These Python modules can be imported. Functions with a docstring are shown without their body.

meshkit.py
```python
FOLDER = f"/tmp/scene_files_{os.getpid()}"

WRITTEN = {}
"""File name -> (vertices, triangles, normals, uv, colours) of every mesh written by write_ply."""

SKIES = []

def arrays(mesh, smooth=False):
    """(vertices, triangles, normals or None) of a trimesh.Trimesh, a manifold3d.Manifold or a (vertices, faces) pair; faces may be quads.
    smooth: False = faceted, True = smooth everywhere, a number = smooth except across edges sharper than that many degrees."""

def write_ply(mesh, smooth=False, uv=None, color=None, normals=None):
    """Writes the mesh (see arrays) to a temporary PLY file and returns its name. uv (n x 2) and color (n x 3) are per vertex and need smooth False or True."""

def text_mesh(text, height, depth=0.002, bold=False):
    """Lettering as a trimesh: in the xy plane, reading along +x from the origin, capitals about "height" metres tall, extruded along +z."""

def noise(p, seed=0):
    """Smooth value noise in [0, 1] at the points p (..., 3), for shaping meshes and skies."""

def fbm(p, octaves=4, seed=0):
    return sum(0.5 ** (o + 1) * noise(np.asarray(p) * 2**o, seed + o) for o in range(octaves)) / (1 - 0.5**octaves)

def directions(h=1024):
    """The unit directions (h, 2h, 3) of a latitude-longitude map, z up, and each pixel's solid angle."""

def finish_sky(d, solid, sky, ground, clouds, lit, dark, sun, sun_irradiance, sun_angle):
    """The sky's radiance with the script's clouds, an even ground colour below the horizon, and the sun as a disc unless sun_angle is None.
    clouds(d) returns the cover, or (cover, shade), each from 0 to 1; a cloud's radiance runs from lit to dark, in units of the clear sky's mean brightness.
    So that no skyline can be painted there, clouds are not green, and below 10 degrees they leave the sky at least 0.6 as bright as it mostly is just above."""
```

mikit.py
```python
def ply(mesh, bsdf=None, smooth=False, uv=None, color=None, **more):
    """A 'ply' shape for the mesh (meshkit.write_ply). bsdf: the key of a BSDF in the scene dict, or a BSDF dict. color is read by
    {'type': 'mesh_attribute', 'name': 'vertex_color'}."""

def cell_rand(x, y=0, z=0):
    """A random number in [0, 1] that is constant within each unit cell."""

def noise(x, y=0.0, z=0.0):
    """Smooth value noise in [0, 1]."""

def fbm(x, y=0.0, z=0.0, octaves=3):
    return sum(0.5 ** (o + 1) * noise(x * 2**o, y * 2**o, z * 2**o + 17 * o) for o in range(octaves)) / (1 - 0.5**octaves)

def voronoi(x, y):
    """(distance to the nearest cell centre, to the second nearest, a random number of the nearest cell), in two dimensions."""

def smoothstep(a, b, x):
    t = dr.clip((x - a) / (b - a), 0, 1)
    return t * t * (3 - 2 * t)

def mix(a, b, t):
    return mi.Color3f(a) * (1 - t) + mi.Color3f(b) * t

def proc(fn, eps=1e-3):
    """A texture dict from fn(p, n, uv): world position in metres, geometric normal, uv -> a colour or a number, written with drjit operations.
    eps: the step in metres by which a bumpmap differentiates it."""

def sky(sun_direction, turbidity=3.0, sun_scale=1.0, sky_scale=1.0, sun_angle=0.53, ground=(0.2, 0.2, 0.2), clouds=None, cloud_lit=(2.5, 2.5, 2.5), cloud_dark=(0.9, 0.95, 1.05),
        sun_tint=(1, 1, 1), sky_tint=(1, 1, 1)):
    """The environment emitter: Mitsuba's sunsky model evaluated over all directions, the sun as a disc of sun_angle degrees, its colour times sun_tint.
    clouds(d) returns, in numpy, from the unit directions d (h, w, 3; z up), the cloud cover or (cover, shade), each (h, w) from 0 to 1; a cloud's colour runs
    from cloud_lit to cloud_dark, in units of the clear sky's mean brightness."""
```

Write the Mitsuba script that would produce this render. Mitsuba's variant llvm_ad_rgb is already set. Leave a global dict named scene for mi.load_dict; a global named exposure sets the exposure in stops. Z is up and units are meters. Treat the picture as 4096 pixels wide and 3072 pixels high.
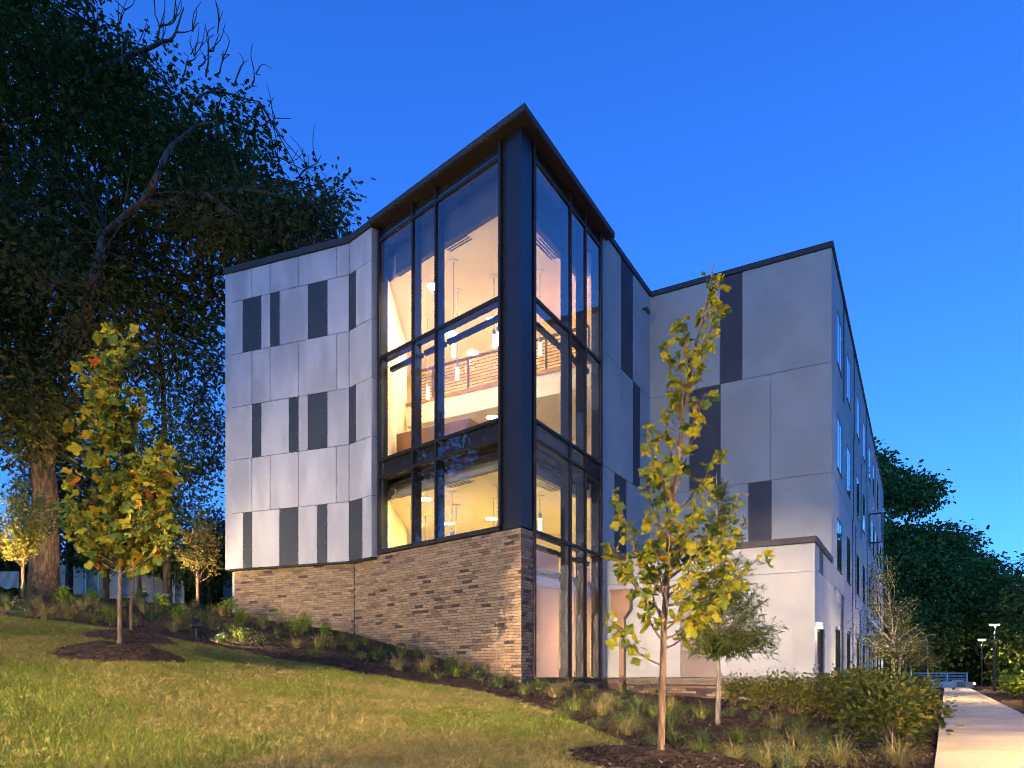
import math, random
import numpy as np
import trimesh, shapely
from shapely.geometry import Polygon, Point, LineString
from scipy.interpolate import RBFInterpolator
from scipy.spatial import cKDTree
import drjit as dr
import mitsuba as mi
import mikit, meshkit

scene, labels = {}, {}
T = mi.ScalarTransform4f
EYE = 0.825                    # height of the lens above the footpath

# ------------------------------------------------------------------ camera, sky, exposure
scene['camera'] = {'type': 'perspective', 'fov': 71.5, 'fov_axis': 'x', 'near_clip': 0.05, 'far_clip': 2000.0,
                   'principal_point_offset_y': -0.3805, 'principal_point_offset_x': 0.0,
                   'to_world': T().look_at(origin=[0, 0, EYE], target=[0, 10, EYE], up=[0, 0, 1])}
SUN_AZ, SUN_EL = math.radians(215), math.radians(16)
scene['sky'] = mikit.sky([math.sin(SUN_AZ) * math.cos(SUN_EL), math.cos(SUN_AZ) * math.cos(SUN_EL), math.sin(SUN_EL)],
                         turbidity=2.2, sun_scale=0.0, sky_scale=1 / 16.0, sky_tint=(1.15, 3.8, 10.6), ground=(0.05, 0.05, 0.04))
LS = 1 / 16.0                  # one scale for every light; the exposure makes up for it
exposure = 4.45
ROOM = np.array([1.0, 0.80, 0.27])
WARM = np.array([1.0, 0.72, 0.38])
WARMER = np.array([1.0, 0.66, 0.26])
SOFT = np.array([1.0, 0.80, 0.56])


def rgb(c):
    return {'type': 'rgb', 'value': [float(x) for x in c]}


def area(c, power):
    return {'type': 'area', 'radiance': rgb(np.asarray(c) * power * LS)}


def spot(key, pos, target, color, power, cutoff=60, beam=40):
    scene[key] = {'type': 'spot', 'to_world': T().look_at(origin=list(map(float, pos)), target=list(map(float, target)), up=[0.01, 0.02, 1]),
                  'intensity': rgb(np.asarray(color) * power * LS), 'cutoff_angle': float(cutoff), 'beam_width': float(beam)}


# ------------------------------------------------------------------ image <-> place (photo pixels, 4096 wide, used to survey positions)
F, CX, HY = 2845.0, 2048.0, 2705.0


def P(x, y, Y):
    return np.array([(x - CX) / F * Y, Y, EYE + (HY - y) / F * Y])


def Pd(x, y, Y):               # the same from pixels of the 2212-wide view
    return P(x * 1.85172, y * 1.85172, Y)


# ------------------------------------------------------------------ terrain
ctl = []


def g(x, y, Y):
    ctl.append(P(x, y, Y))


for a in [(0, 3072, 4.8), (1000, 3072, 4.9), (2000, 3072, 5.1), (2700, 3072, 5.6), (3400, 3072, 6.2), (478, 2614, 9.0), (522, 2548, 12.5), (0, 2463, 15.5),
          (2407, 2944, 7.4), (1944, 2777, 11.5), (1574, 2722, 12.3), (1111, 2639, 13), (741, 2565, 14), (278, 2490, 15),
          (939, 2462.7, 21.75), (1417, 2530, 20.22), (1783, 2640, 17.53), (2086, 2736, 15.8), (2300, 2760, 17.5), (2480, 2767, 19.8), (3000, 2802, 18),
          (3258, 2815, 17.38), (0, 2390, 20), (500, 2405, 20), (789, 2425, 22), (180, 2405, 26), (669, 2430, 27), (273, 2408, 30), (2874, 2903, 9.6), (2644, 3062, 5.8), (2800, 3066, 5.7), (2500, 3062, 5.75)]:
    g(*a)
ctl += [np.array(a, float) for a in [(-20, 45, 4.0), (-6, 45, 3.7), (-18, 12, 2.3), (-12, 5, 1.0), (0, -6, 0.05), (-10, -6, 0.3), (8, -6, 0), (3.8, 6.4, -0.03), (33, 54.6, -0.03), (10, 16.6, -0.03), (20, 33, -0.03),
                                     (6.0, 6.4, 0), (15, 18, 0), (27, 33, 0), (40, 50, 0), (50, 90, 0), (30, 90, 0), (12.4, 26.5, 0.1), (17, 36, 0.05), (24, 48, 0.0), (-2, 30, 2.0), (5, 32, 0.8), (10, 45, 0.6), (80, 40, 0), (60, 5, 0),
                                     (-40, 20, 3.6), (-40, 60, 5), (0, 90, 2), (-40, 0, 1.8), (-30, -30, .5), (30, -30, 0), (4.6, 6.4, -.03), (11.5, 17.2, -.03), (22, 34, -.03)]]
ctl = np.array(ctl)
_rbf = RBFInterpolator(ctl[:, :2], ctl[:, 2], kernel='linear', smoothing=0.02)
_gx, _gy = np.linspace(-60, 95, 400), np.linspace(-40, 110, 400)
_gz = _rbf(np.stack(np.meshgrid(_gx, _gy, indexing='ij'), -1).reshape(-1, 2)).reshape(400, 400)
from scipy.ndimage import gaussian_filter
_gz = gaussian_filter(_gz, 1.2)
from scipy.interpolate import RegularGridInterpolator
_gi = RegularGridInterpolator((_gx, _gy), _gz, bounds_error=False, fill_value=None)


def bumps(X, Y):
    p = np.stack([X * 0.9, Y * 0.9, X * 0 + 3.3], -1)
    return (meshkit.fbm(p, 3, 5) - 0.5) * 0.10


def ground(X, Y):
    X, Y = np.asarray(X, float), np.asarray(Y, float)
    z = _gi(np.stack([X, Y], -1)) + bumps(X, Y)
    s = (X - 3.8) * 0.8538 - (Y - 6.395) * 0.5207          # metres right of the footpath's left edge
    k = np.clip((np.abs(s - 0.75) - 0.78) / 0.9, 0, 1)
    return z * k + np.minimum(z, -0.05) * (1 - k)


def drop(x, y, Y0=4.2, Y1=60.0):
    """Where the line of sight through photo pixel (x, y) meets the ground."""
    Ys = np.linspace(Y0, Y1, 1500)
    X, Z = (x - CX) / F * Ys, EYE + (HY - y) / F * Ys
    d = Z - ground(X, Ys)
    i = np.nonzero((d[:-1] > 0) & (d[1:] <= 0))[0]
    k = i[0] if len(i) else int(np.argmin(np.abs(d)))
    return np.array([X[k], Ys[k], float(ground(X[k], Ys[k]))])


# ------------------------------------------------------------------ scene helpers
def fresh(name):
    if name not in taken:
        taken.add(name)
        return name
    n = counts.get(name, 0) + 1
    while f'{name}_{n:03d}' in taken:
        n += 1
    counts[name] = n
    k = f'{name}_{n:03d}'
    taken.add(k)
    return k


taken, counts = set(), {}


def thing(name, label, category, group=None):
    k = fresh(name)
    labels[k] = {'label': label, 'category': category}
    if group:
        labels[k]['group'] = group
    return k


def part(parent, name, mesh, bsdf, smooth=False, kind=None, label=None, **kw):
    k = fresh(f'{parent}__{name}' if parent else name)
    d = mesh if isinstance(mesh, dict) else mikit.ply(mesh, bsdf, smooth=smooth, **kw)
    scene[k] = dict(d)
    if kind or label:
        labels.setdefault(k, {})
        if kind:
            labels[k]['kind'] = kind
        if label:
            labels[k]['label'] = label
    return k


def whole(key, mesh, bsdf, smooth=False, **kw):      # a thing that is one mesh
    scene[key] = dict(mesh) if isinstance(mesh, dict) else mikit.ply(mesh, bsdf, smooth=smooth, **kw)


def struct(name, mesh, bsdf, smooth=False, **kw):
    k = fresh(name)
    scene[k] = mikit.ply(mesh, bsdf, smooth=smooth, **kw)
    labels[k] = {'kind': 'structure'}
    return k


def cat(ms):
    vs, fs, o = [], [], 0
    for m in ms:
        v, f = (m.vertices, m.faces) if hasattr(m, 'vertices') else m
        v, f = np.asarray(v, float), np.asarray(f, int)
        if f.shape[1] == 4:
            f = np.vstack([f[:, [0, 1, 2]], f[:, [0, 2, 3]]])
        vs.append(v); fs.append(f + o); o += len(v)
    return np.vstack(vs), np.vstack(fs)


BOXF = np.array([[0, 2, 3], [0, 3, 1], [4, 5, 7], [4, 7, 6], [0, 1, 5], [0, 5, 4], [2, 6, 7], [2, 7, 3], [0, 4, 6], [0, 6, 2], [1, 3, 7], [1, 7, 5]])


def box(x0, x1, y0, y1, z0, z1):
    return np.array([[x, y, z] for z in (z0, z1) for y in (y0, y1) for x in (x0, x1)], float), BOXF.copy()


def turn(m, ang, loc=(0, 0, 0)):
    v = np.asarray(m[0], float) if isinstance(m, tuple) else np.asarray(m.vertices)
    f = m[1] if isinstance(m, tuple) else np.asarray(m.faces)
    c, s = math.cos(ang), math.sin(ang)
    return v @ np.array([[c, -s, 0], [s, c, 0], [0, 0, 1]]).T + np.asarray(loc), f


def cyl(p0, p1, r, n=12, r1=None):
    return tube([p0, p1], [r, r if r1 is None else r1], n, caps=True)


def tube(pts, rad, sides=6, caps=False):
    p = np.asarray(pts, float)
    rad = np.broadcast_to(np.asarray(rad, float), (len(p),))
    t = np.gradient(p, axis=0)
    t /= np.linalg.norm(t, axis=1, keepdims=True) + 1e-12
    ref = np.array([0.31, 0.17, 0.94]) if abs(t.mean(0)[2]) < 0.8 * np.linalg.norm(t.mean(0)) else np.array([0.94, 0.3, 0.1])
    a = np.cross(t, ref); a /= np.linalg.norm(a, axis=1, keepdims=True) + 1e-12
    b = np.cross(t, a)
    an = np.arange(sides) * 2 * np.pi / sides
    v = p[:, None] + rad[:, None, None] * (np.cos(an)[None, :, None] * a[:, None] + np.sin(an)[None, :, None] * b[:, None])
    i, j = np.meshgrid(np.arange(len(p) - 1), np.arange(sides), indexing='ij')
    q = np.stack([i * sides + j, i * sides + (j + 1) % sides, (i + 1) * sides + (j + 1) % sides, (i + 1) * sides + j], -1).reshape(-1, 4)
    f = np.vstack([q[:, [0, 1, 2]], q[:, [0, 2, 3]]])
    v = v.reshape(-1, 3)
    if caps:
        k, n = np.arange(sides), len(v)
        v = np.vstack([v, p[:1], p[-1:]])
        m = len(p) - 1
        f = np.vstack([f, np.stack([(k + 1) % sides, k, k * 0 + n], 1), np.stack([m * sides + k, m * sides + (k + 1) % sides, k * 0 + n + 1], 1)])
    return v, f


def curve(p, n=12, seed=0, wob=0.0):
    """A smooth line through the points (Catmull-Rom) with a little wander."""
    p = np.asarray(p, float)
    q = np.vstack([2 * p[0] - p[1], p, 2 * p[-1] - p[-2]])
    out = []
    for i in range(len(p) - 1):
        a, b, c, d = q[i:i + 4]
        for t in np.linspace(0, 1, n, endpoint=False):
            out.append(0.5 * (2 * b + (c - a) * t + (2 * a - 5 * b + 4 * c - d) * t * t + (3 * b - a - 3 * c + d) * t ** 3))
    out = np.array(out + [p[-1]])
    if wob:
        r = np.random.default_rng(seed)
        w = r.normal(0, wob, out.shape)
        w = gaussian_filter(w, (1.5, 0)) * 1.6
        w[0] = 0
        out = out + w
    return out


class Face:
    """A wall plane: t along it in metres from o, h = height above the lens, d = metres out of the wall."""

    def __init__(self, o, u, n):
        self.o, self.u, self.n = (np.array(x, float) for x in (o, u, n))
        self.u /= np.linalg.norm(self.u); self.n -= self.u * (self.u @ self.n); self.n /= np.linalg.norm(self.n)
        self.flip = self.u[0] * -self.n[1] + self.u[1] * self.n[0] < 0

    def pt(self, t, h, d=0.0):
        q = self.o + self.u * t + self.n * d
        return np.array([q[0], q[1], EYE + h])

    def w(self, a):
        a = np.asarray(a, float)
        q = self.o + a[:, :1] * self.u + a[:, 2:3] * self.n
        return np.column_stack([q, EYE + a[:, 1]])

    def tx(self, x, d=0.0):
        r = (x - CX) / F
        o = self.o + self.n * d
        return (r * o[1] - o[0]) / (self.u[0] - r * self.u[1])

    def fix(self, v, f):
        w = self.w(v)
        return w, (f[:, ::-1] if self.flip else f)

    def box(self, t0, t1, h0, h1, d0, d1):
        v, f = box(min(t0, t1), max(t0, t1), h0, h1, min(d0, d1), max(d0, d1))
        return self.fix(v, f)

    def quad(self, t0, t1, h0, h1, d):
        v = np.array([[t0, h0, d], [t1, h0, d], [t1, h1, d], [t0, h1, d]], float)
        return self.fix(v, np.array([[0, 1, 2], [0, 2, 3]]))

    def extr(self, poly, d0, d1):
        m = trimesh.creation.extrude_polygon(poly, d1 - d0, engine='earcut')
        v = np.array(m.vertices); v[:, 2] += d0
        return self.fix(v, np.array(m.faces))


def rect(a, b, c, d):
    return Polygon([(a, b), (c, b), (c, d), (a, d)])


def slab(poly2, z0, z1):
    m = trimesh.creation.extrude_polygon(Polygon(poly2), z1 - z0, engine='earcut')
    m.apply_translation([0, 0, z0])
    return np.array(m.vertices), np.array(m.faces)

# ------------------------------------------------------------------ materials
def lin(*c):
    return mi.Color3f(*c)


def paint(key, color, rough=0.6, metallic=0.0, spec=0.5, **k):
    scene[key] = {'type': 'twosided', 'bsdf': {'type': 'principled', 'base_color': color if isinstance(color, dict) else rgb(color), 'roughness': rough, 'metallic': metallic, 'specular': spec, **k}}


def bumped(key, color, height, scale=1.0, rough=0.8, spec=0.3, eps=2e-3):
    scene[key] = {'type': 'twosided', 'bsdf': {'type': 'bumpmap', 'arbitrary': mikit.proc(height, eps), 'scale': scale,
                                               'bsdf': {'type': 'principled', 'base_color': color if isinstance(color, dict) else rgb(color), 'roughness': rough, 'specular': spec}}}


def mottle(a, b, sx, sz, warp=0.0):
    def fn(p, n, uv):
        q = mikit.fbm(p.x * sx + 3.1, p.y * sx, p.z * sz, 4)
        fine = mikit.noise(p.x * 60, p.y * 60, p.z * 45)
        return mikit.mix(a, b, dr.clip(mikit.smoothstep(0.3, 0.72, q) * 0.85 + (fine - 0.5) * 0.25, 0, 1))
    return mikit.proc(fn)


paint('fibre_cement', mottle((0.35, 0.36, 0.385), (0.50, 0.51, 0.54), 1.6, 0.45), 0.75, spec=0.3)
paint('fibre_cement_alt', mottle((0.385, 0.39, 0.405), (0.48, 0.49, 0.515), 2.1, 0.5), 0.75, spec=0.3)
paint('dark_panel', mottle((0.035, 0.043, 0.052), (0.045, 0.053, 0.062), 1.6, 0.6), 0.6, spec=0.4)
paint('precast', mottle((0.30, 0.32, 0.315), (0.36, 0.38, 0.375), 0.9, 0.7), 0.85, spec=0.2)
paint('precast_dark', mottle((0.058, 0.063, 0.078), (0.075, 0.08, 0.098), 1.0, 0.7), 0.85, spec=0.2)
paint('precast_tan', mottle((0.20, 0.165, 0.145), (0.25, 0.205, 0.18), 1.0, 0.7), 0.85, spec=0.2)
paint('reveal', (0.02, 0.02, 0.022), 0.9)
paint('reveal_light', (0.16, 0.17, 0.17), 0.9)
paint('black_metal', (0.016, 0.014, 0.013), 0.5, 0.0, 0.35)
paint('column_metal', (0.022, 0.024, 0.032), 0.35, 0.35, 0.5)
paint('coping_metal', (0.04, 0.04, 0.045), 0.65, 0.0, 0.3)
paint('soffit', (0.026, 0.017, 0.013), 0.7)
paint('jamb_metal', (0.36, 0.36, 0.35), 0.4, 0.35)
paint('bronze_metal', (0.16, 0.10, 0.065), 0.4, 0.5)
paint('dark_bronze', (0.06, 0.042, 0.03), 0.5, 0.2)
paint('mortar', (0.035, 0.03, 0.03), 0.95, spec=0.1)


def brickmat(key, c):
    c = np.array(c)

    def fn(p, n, uv):
        q = mikit.noise(p.x * 9, p.y * 9, p.z * 14)
        s = mikit.noise(p.x * 130, p.y * 130, p.z * 130)
        return mikit.mix(tuple(float(x) for x in c * 0.82), tuple(float(x) for x in c * 1.2), q) * (1.0 - 0.45 * mikit.smoothstep(0.72, 0.85, s))
    paint(key, mikit.proc(fn), 0.9, spec=0.2)


BRICK = ['brick_tan', 'brick_buff', 'brick_brown', 'brick_dark']
for k, c in zip(BRICK, [(0.255, 0.182, 0.115), (0.305, 0.228, 0.145), (0.17, 0.118, 0.082), (0.07, 0.05, 0.045)]):
    brickmat(k, c)
scene['coated_glass'] = {'type': 'thindielectric', 'int_ior': 2.9, 'ext_ior': 1.0}
scene['glass'] = {'type': 'thindielectric', 'int_ior': 1.52, 'ext_ior': 1.0}
paint('room_wall', (0.80, 0.74, 0.60), 0.8)
paint('room_ceiling', (0.86, 0.80, 0.70), 0.85)
paint('room_floor', (0.42, 0.36, 0.28), 0.6)
paint('room_bulkhead', (0.26, 0.25, 0.22), 0.8)
paint('upper_bulkhead', (0.06, 0.06, 0.065), 0.8)
paint('white_metal', (0.78, 0.76, 0.72), 0.4)
paint('grey_metal', (0.30, 0.29, 0.27), 0.4, 0.4)
paint('wood_panel', (0.34, 0.17, 0.085), 0.5)
paint('rail_metal', (0.10, 0.065, 0.045), 0.4, 0.3)
paint('exit_red', (0.7, 0.05, 0.04), 0.5)
scene['shade_cloth'] = {'type': 'principledthin', 'base_color': rgb((0.85, 0.66, 0.60)), 'roughness': 0.9, 'diff_trans': 1.0}
paint('window_dark', (0.03, 0.035, 0.04), 0.9)
paint('blind', (0.35, 0.36, 0.36), 0.9)
paint('concrete', mottle((0.29, 0.245, 0.17), (0.38, 0.325, 0.235), 1.4, 1.4), 0.85, spec=0.25)
paint('concrete_pale', mottle((0.46, 0.45, 0.40), (0.56, 0.55, 0.50), 1.4, 1.4), 0.85, spec=0.25)
paint('steel', (0.55, 0.53, 0.50), 0.35, 0.6)
paint('red_paint', (0.55, 0.05, 0.045), 0.5)
paint('pole_metal', (0.03, 0.028, 0.026), 0.45, 0.3)
paint('tarp', mottle((0.42, 0.44, 0.43), (0.55, 0.57, 0.56), 1.2, 0.6), 0.7)
paint('stone', mottle((0.14, 0.14, 0.13), (0.26, 0.25, 0.23), 2.5, 5.0), 0.9)
paint('roof_slate', (0.05, 0.045, 0.05), 0.8)
paint('white_trim', (0.75, 0.76, 0.76), 0.6)
paint('lamp_black', (0.02, 0.02, 0.02), 0.5)


def mulchcol(p, n, uv):
    a = mikit.fbm(p.x * 26, p.y * 26, p.z * 26, 3)
    b = mikit.fbm(p.x * 1.3, p.y * 1.3, 0.0, 2)
    c = mikit.mix((0.016, 0.011, 0.009), (0.055, 0.036, 0.026), mikit.smoothstep(0.3, 0.72, a))
    return c * (0.75 + 0.5 * b)


bumped('mulch', mikit.proc(mulchcol), lambda p, n, uv: mikit.fbm(p.x * 30, p.y * 30, p.z * 30, 3), 0.03, 0.95, 0.15)
paint('chip_dark', (0.026, 0.016, 0.011), 0.9, spec=0.2)
paint('chip_mid', (0.046, 0.030, 0.021), 0.9, spec=0.2)
paint('chip_pale', (0.24, 0.17, 0.11), 0.9, spec=0.2)


def lawncol(p, n, uv):
    a = mikit.fbm(p.x * 0.8 + 5, p.y * 0.8, 0.0, 3)
    f = mikit.fbm(p.x * 22, p.y * 22, 0.0, 3)
    green = mikit.mix((0.05, 0.075, 0.018), (0.10, 0.13, 0.035), f)
    straw = mikit.mix((0.10, 0.09, 0.035), (0.20, 0.165, 0.07), f)
    return mikit.mix(green, straw, mikit.smoothstep(0.5, 0.68, a))


bumped('lawn_soil', mikit.proc(lawncol), lambda p, n, uv: mikit.fbm(p.x * 30, p.y * 30, p.z * 30, 3), 0.02, 0.95, 0.1)
VC = {'type': 'mesh_attribute', 'name': 'vertex_color'}
scene['leaf'] = {'type': 'principledthin', 'base_color': VC, 'roughness': 0.8, 'diff_trans': 0.7, 'spec_trans': 0.0, 'eta': 1.3}
scene['blade'] = {'type': 'principledthin', 'base_color': VC, 'roughness': 0.8, 'diff_trans': 0.5, 'spec_trans': 0.0, 'eta': 1.3}


def barkmat(key, a, b, s=1.0):
    def col(p, n, uv):
        q = mikit.fbm(p.x * 34 * s, p.y * 34 * s, p.z * 5 * s, 3)
        return mikit.mix(a, b, mikit.smoothstep(0.3, 0.7, q))
    bumped(key, mikit.proc(col), lambda p, n, uv: mikit.fbm(p.x * 34 * s, p.y * 34 * s, p.z * 5 * s, 3), 0.02 / s, 0.9, 0.2)


barkmat('bark_oak', (0.050, 0.034, 0.026), (0.145, 0.10, 0.072), 0.5)
barkmat('bark_young', (0.11, 0.068, 0.045), (0.20, 0.13, 0.085), 1.6)
barkmat('bark_birch', (0.28, 0.24, 0.19), (0.50, 0.44, 0.36), 1.2)
barkmat('bark_grey', (0.11, 0.095, 0.075), (0.24, 0.215, 0.18), 1.4)
# ------------------------------------------------------------------ ground, lawn, footpath
def terrain(x0, x1, y0, y1, step, dz=0.0, keep=None):
    nx, ny = int((x1 - x0) / step) + 1, int((y1 - y0) / step) + 1
    xs, ys = np.linspace(x0, x1, nx), np.linspace(y0, y1, ny)
    X, Y = np.meshgrid(xs, ys, indexing='ij')
    v = np.stack([X, Y, ground(X, Y) + dz], -1).reshape(-1, 3)
    i, j = np.meshgrid(np.arange(nx - 1), np.arange(ny - 1), indexing='ij')
    a = (i * ny + j).ravel()
    q = np.stack([a, a + ny, a + ny + 1, a + 1], 1)
    if keep is not None:
        c = v[q].mean(1)
        q = q[keep(c[:, 0], c[:, 1])]
    return v, np.vstack([q[:, [0, 1, 2]], q[:, [0, 2, 3]]])


near = lambda x, y: ~((x > -14) & (x < 12) & (y > 2.5) & (y < 22.5))
far_v, far_f = terrain(-60, 95, -40, 110, 0.5, 0.0, near)
near_v, near_f = terrain(-14, 12, 2.5, 22.5, 0.08)
rim = [(-2000, -2000), (2000, -2000), (2000, 2000), (-2000, 2000)]
ex, ey = np.linspace(-60, 95, 40), np.linspace(-40, 110, 40)
edge = [(x, -40) for x in ex] + [(95, y) for y in ey] + [(x, 110) for x in ex[::-1]] + [(-60, y) for y in ey[::-1]]
ev = np.array([[x, y, float(ground(x, y))] for x, y in edge])
ov = ev.copy(); ov[:, :2] = (ev[:, :2] - [17, 35]) * 22 + [17, 35]; ov[:, 2] = 0
k = np.arange(len(edge)); k2 = (k + 1) % len(edge); n_ = len(edge)
skirt = (np.vstack([ev, ov]), np.vstack([np.stack([k, k + n_, k2 + n_], 1), np.stack([k, k2 + n_, k2], 1)]))
struct('ground', cat([(far_v, far_f), (near_v, near_f), skirt]), 'mulch', smooth=True)

lawn_px = [(-60, 1331), (0, 1332), (150, 1346), (300, 1368), (400, 1388), (500, 1405), (600, 1426), (730, 1447), (850, 1468), (960, 1486), (1050, 1501), (1130, 1521), (1200, 1545), (1300, 1590), (1350, 1612), (1390, 1634)]
lawn_edge = [drop(x * 1.85172, y * 1.85172)[:2] for x, y in lawn_px]
lawn_poly = Polygon([(-17, 13.5)] + [tuple(q) for q in lawn_edge] + [(1.12, 5.75), (0.9, 2.6), (0.2, -8), (-22, -8)]).buffer(0)
MOUNDS = [(drop(478, 2625), 0.80, 0.17), (drop(522, 2558), 0.80, 0.15), (P(2644, 3060, 5.8), 0.85, 0.10)]


def lawn_keep(x, y):
    ok = shapely.contains_xy(lawn_poly, x, y)
    for m, r, h in MOUNDS:
        a = np.arctan2(y - m[1], x - m[0])
        ok &= np.hypot(x - m[0], y - m[1]) > r * (0.90 + 0.06 * np.sin(3 * a + m[0]) + 0.04 * np.sin(7 * a))
    return ok


struct('lawn', terrain(-22, 2, -8, 16, 0.06, 0.012, lawn_keep), 'lawn_soil', smooth=True)

# the footpath: slabs of broom-finished concrete with tooled joints
pl0, pl1 = np.array([3.80, 6.395]), np.array([33.2, 54.6])
pu = (pl1 - pl0) / np.linalg.norm(pl1 - pl0)
pn = np.array([pu[1], -pu[0]])
path = Face(pl0, pu, pn)
labels['footpath'] = {'kind': 'structure'}
taken.add('footpath')
SLAB = 1.52
for i in range(-6, 37):
    v, f = box(i * SLAB + 0.006, (i + 1) * SLAB - 0.006, 0, 1.50, -0.12, 0.02 + 0.002 * math.sin(i * 2.3))
    v = np.column_stack([pl0[0] + v[:, 0] * pu[0] + v[:, 1] * pn[0], pl0[1] + v[:, 0] * pu[1] + v[:, 1] * pn[1], v[:, 2]])
    part('footpath', 'slab', (v, f), 'concrete')

# ------------------------------------------------------------------ the building: plan
D, E_ = np.array([0.5, 0.866025]), np.array([-0.866025, 0.5])
G_, NG = np.array([-0.728, 0.685]), np.array([-0.685, -0.728])
ND, NE = np.array([0.866025, -0.5]), np.array([-0.5, -0.866025])
C = np.array([0.21, 15.80])
GL = Face(C, G_, NG)                       # glass front, left of the corner
GR = Face(C, D, ND)                        # glass front, right of the corner; its line runs on as the wall behind the low wing
inner = C + 8.63 * D
FR = Face(inner, -E_, NE)                  # front of the long wing
outer = inner - E_ * 5.44
corner = outer - D * 3.70
RW = Face(corner, D, ND)                   # long side wall
LBo = corner + E_ * 5.44
LB = Face(LBo, -E_, NE)                    # front of the low wing
Pf = C + G_ * 6.405 + NG * 0.20
Lu = np.array([-4.13, 1.58]); Lu = Lu / np.linalg.norm(Lu)
PL = Face(Pf, Lu, np.array([-0.357, -0.934]))
PG = Face(C + NG * 0.20, G_, NG)
Bf = C + G_ * 6.447
BL = Face(Bf, Lu, np.array([-0.357, -0.934]))
JT = [9.09, 5.90, 2.66]                    # heights of the long joints of the precast walls
TOP = 12.40
WLEN = 35.0

B = thing('academic_building', 'four storey grey panelled building with a glazed corner tower above a brick base', 'building')

# ------------------------------------------------------------------ brickwork
rngb = np.random.default_rng(4)
bricks = []                                # (screen area, tone, mesh)


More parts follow.
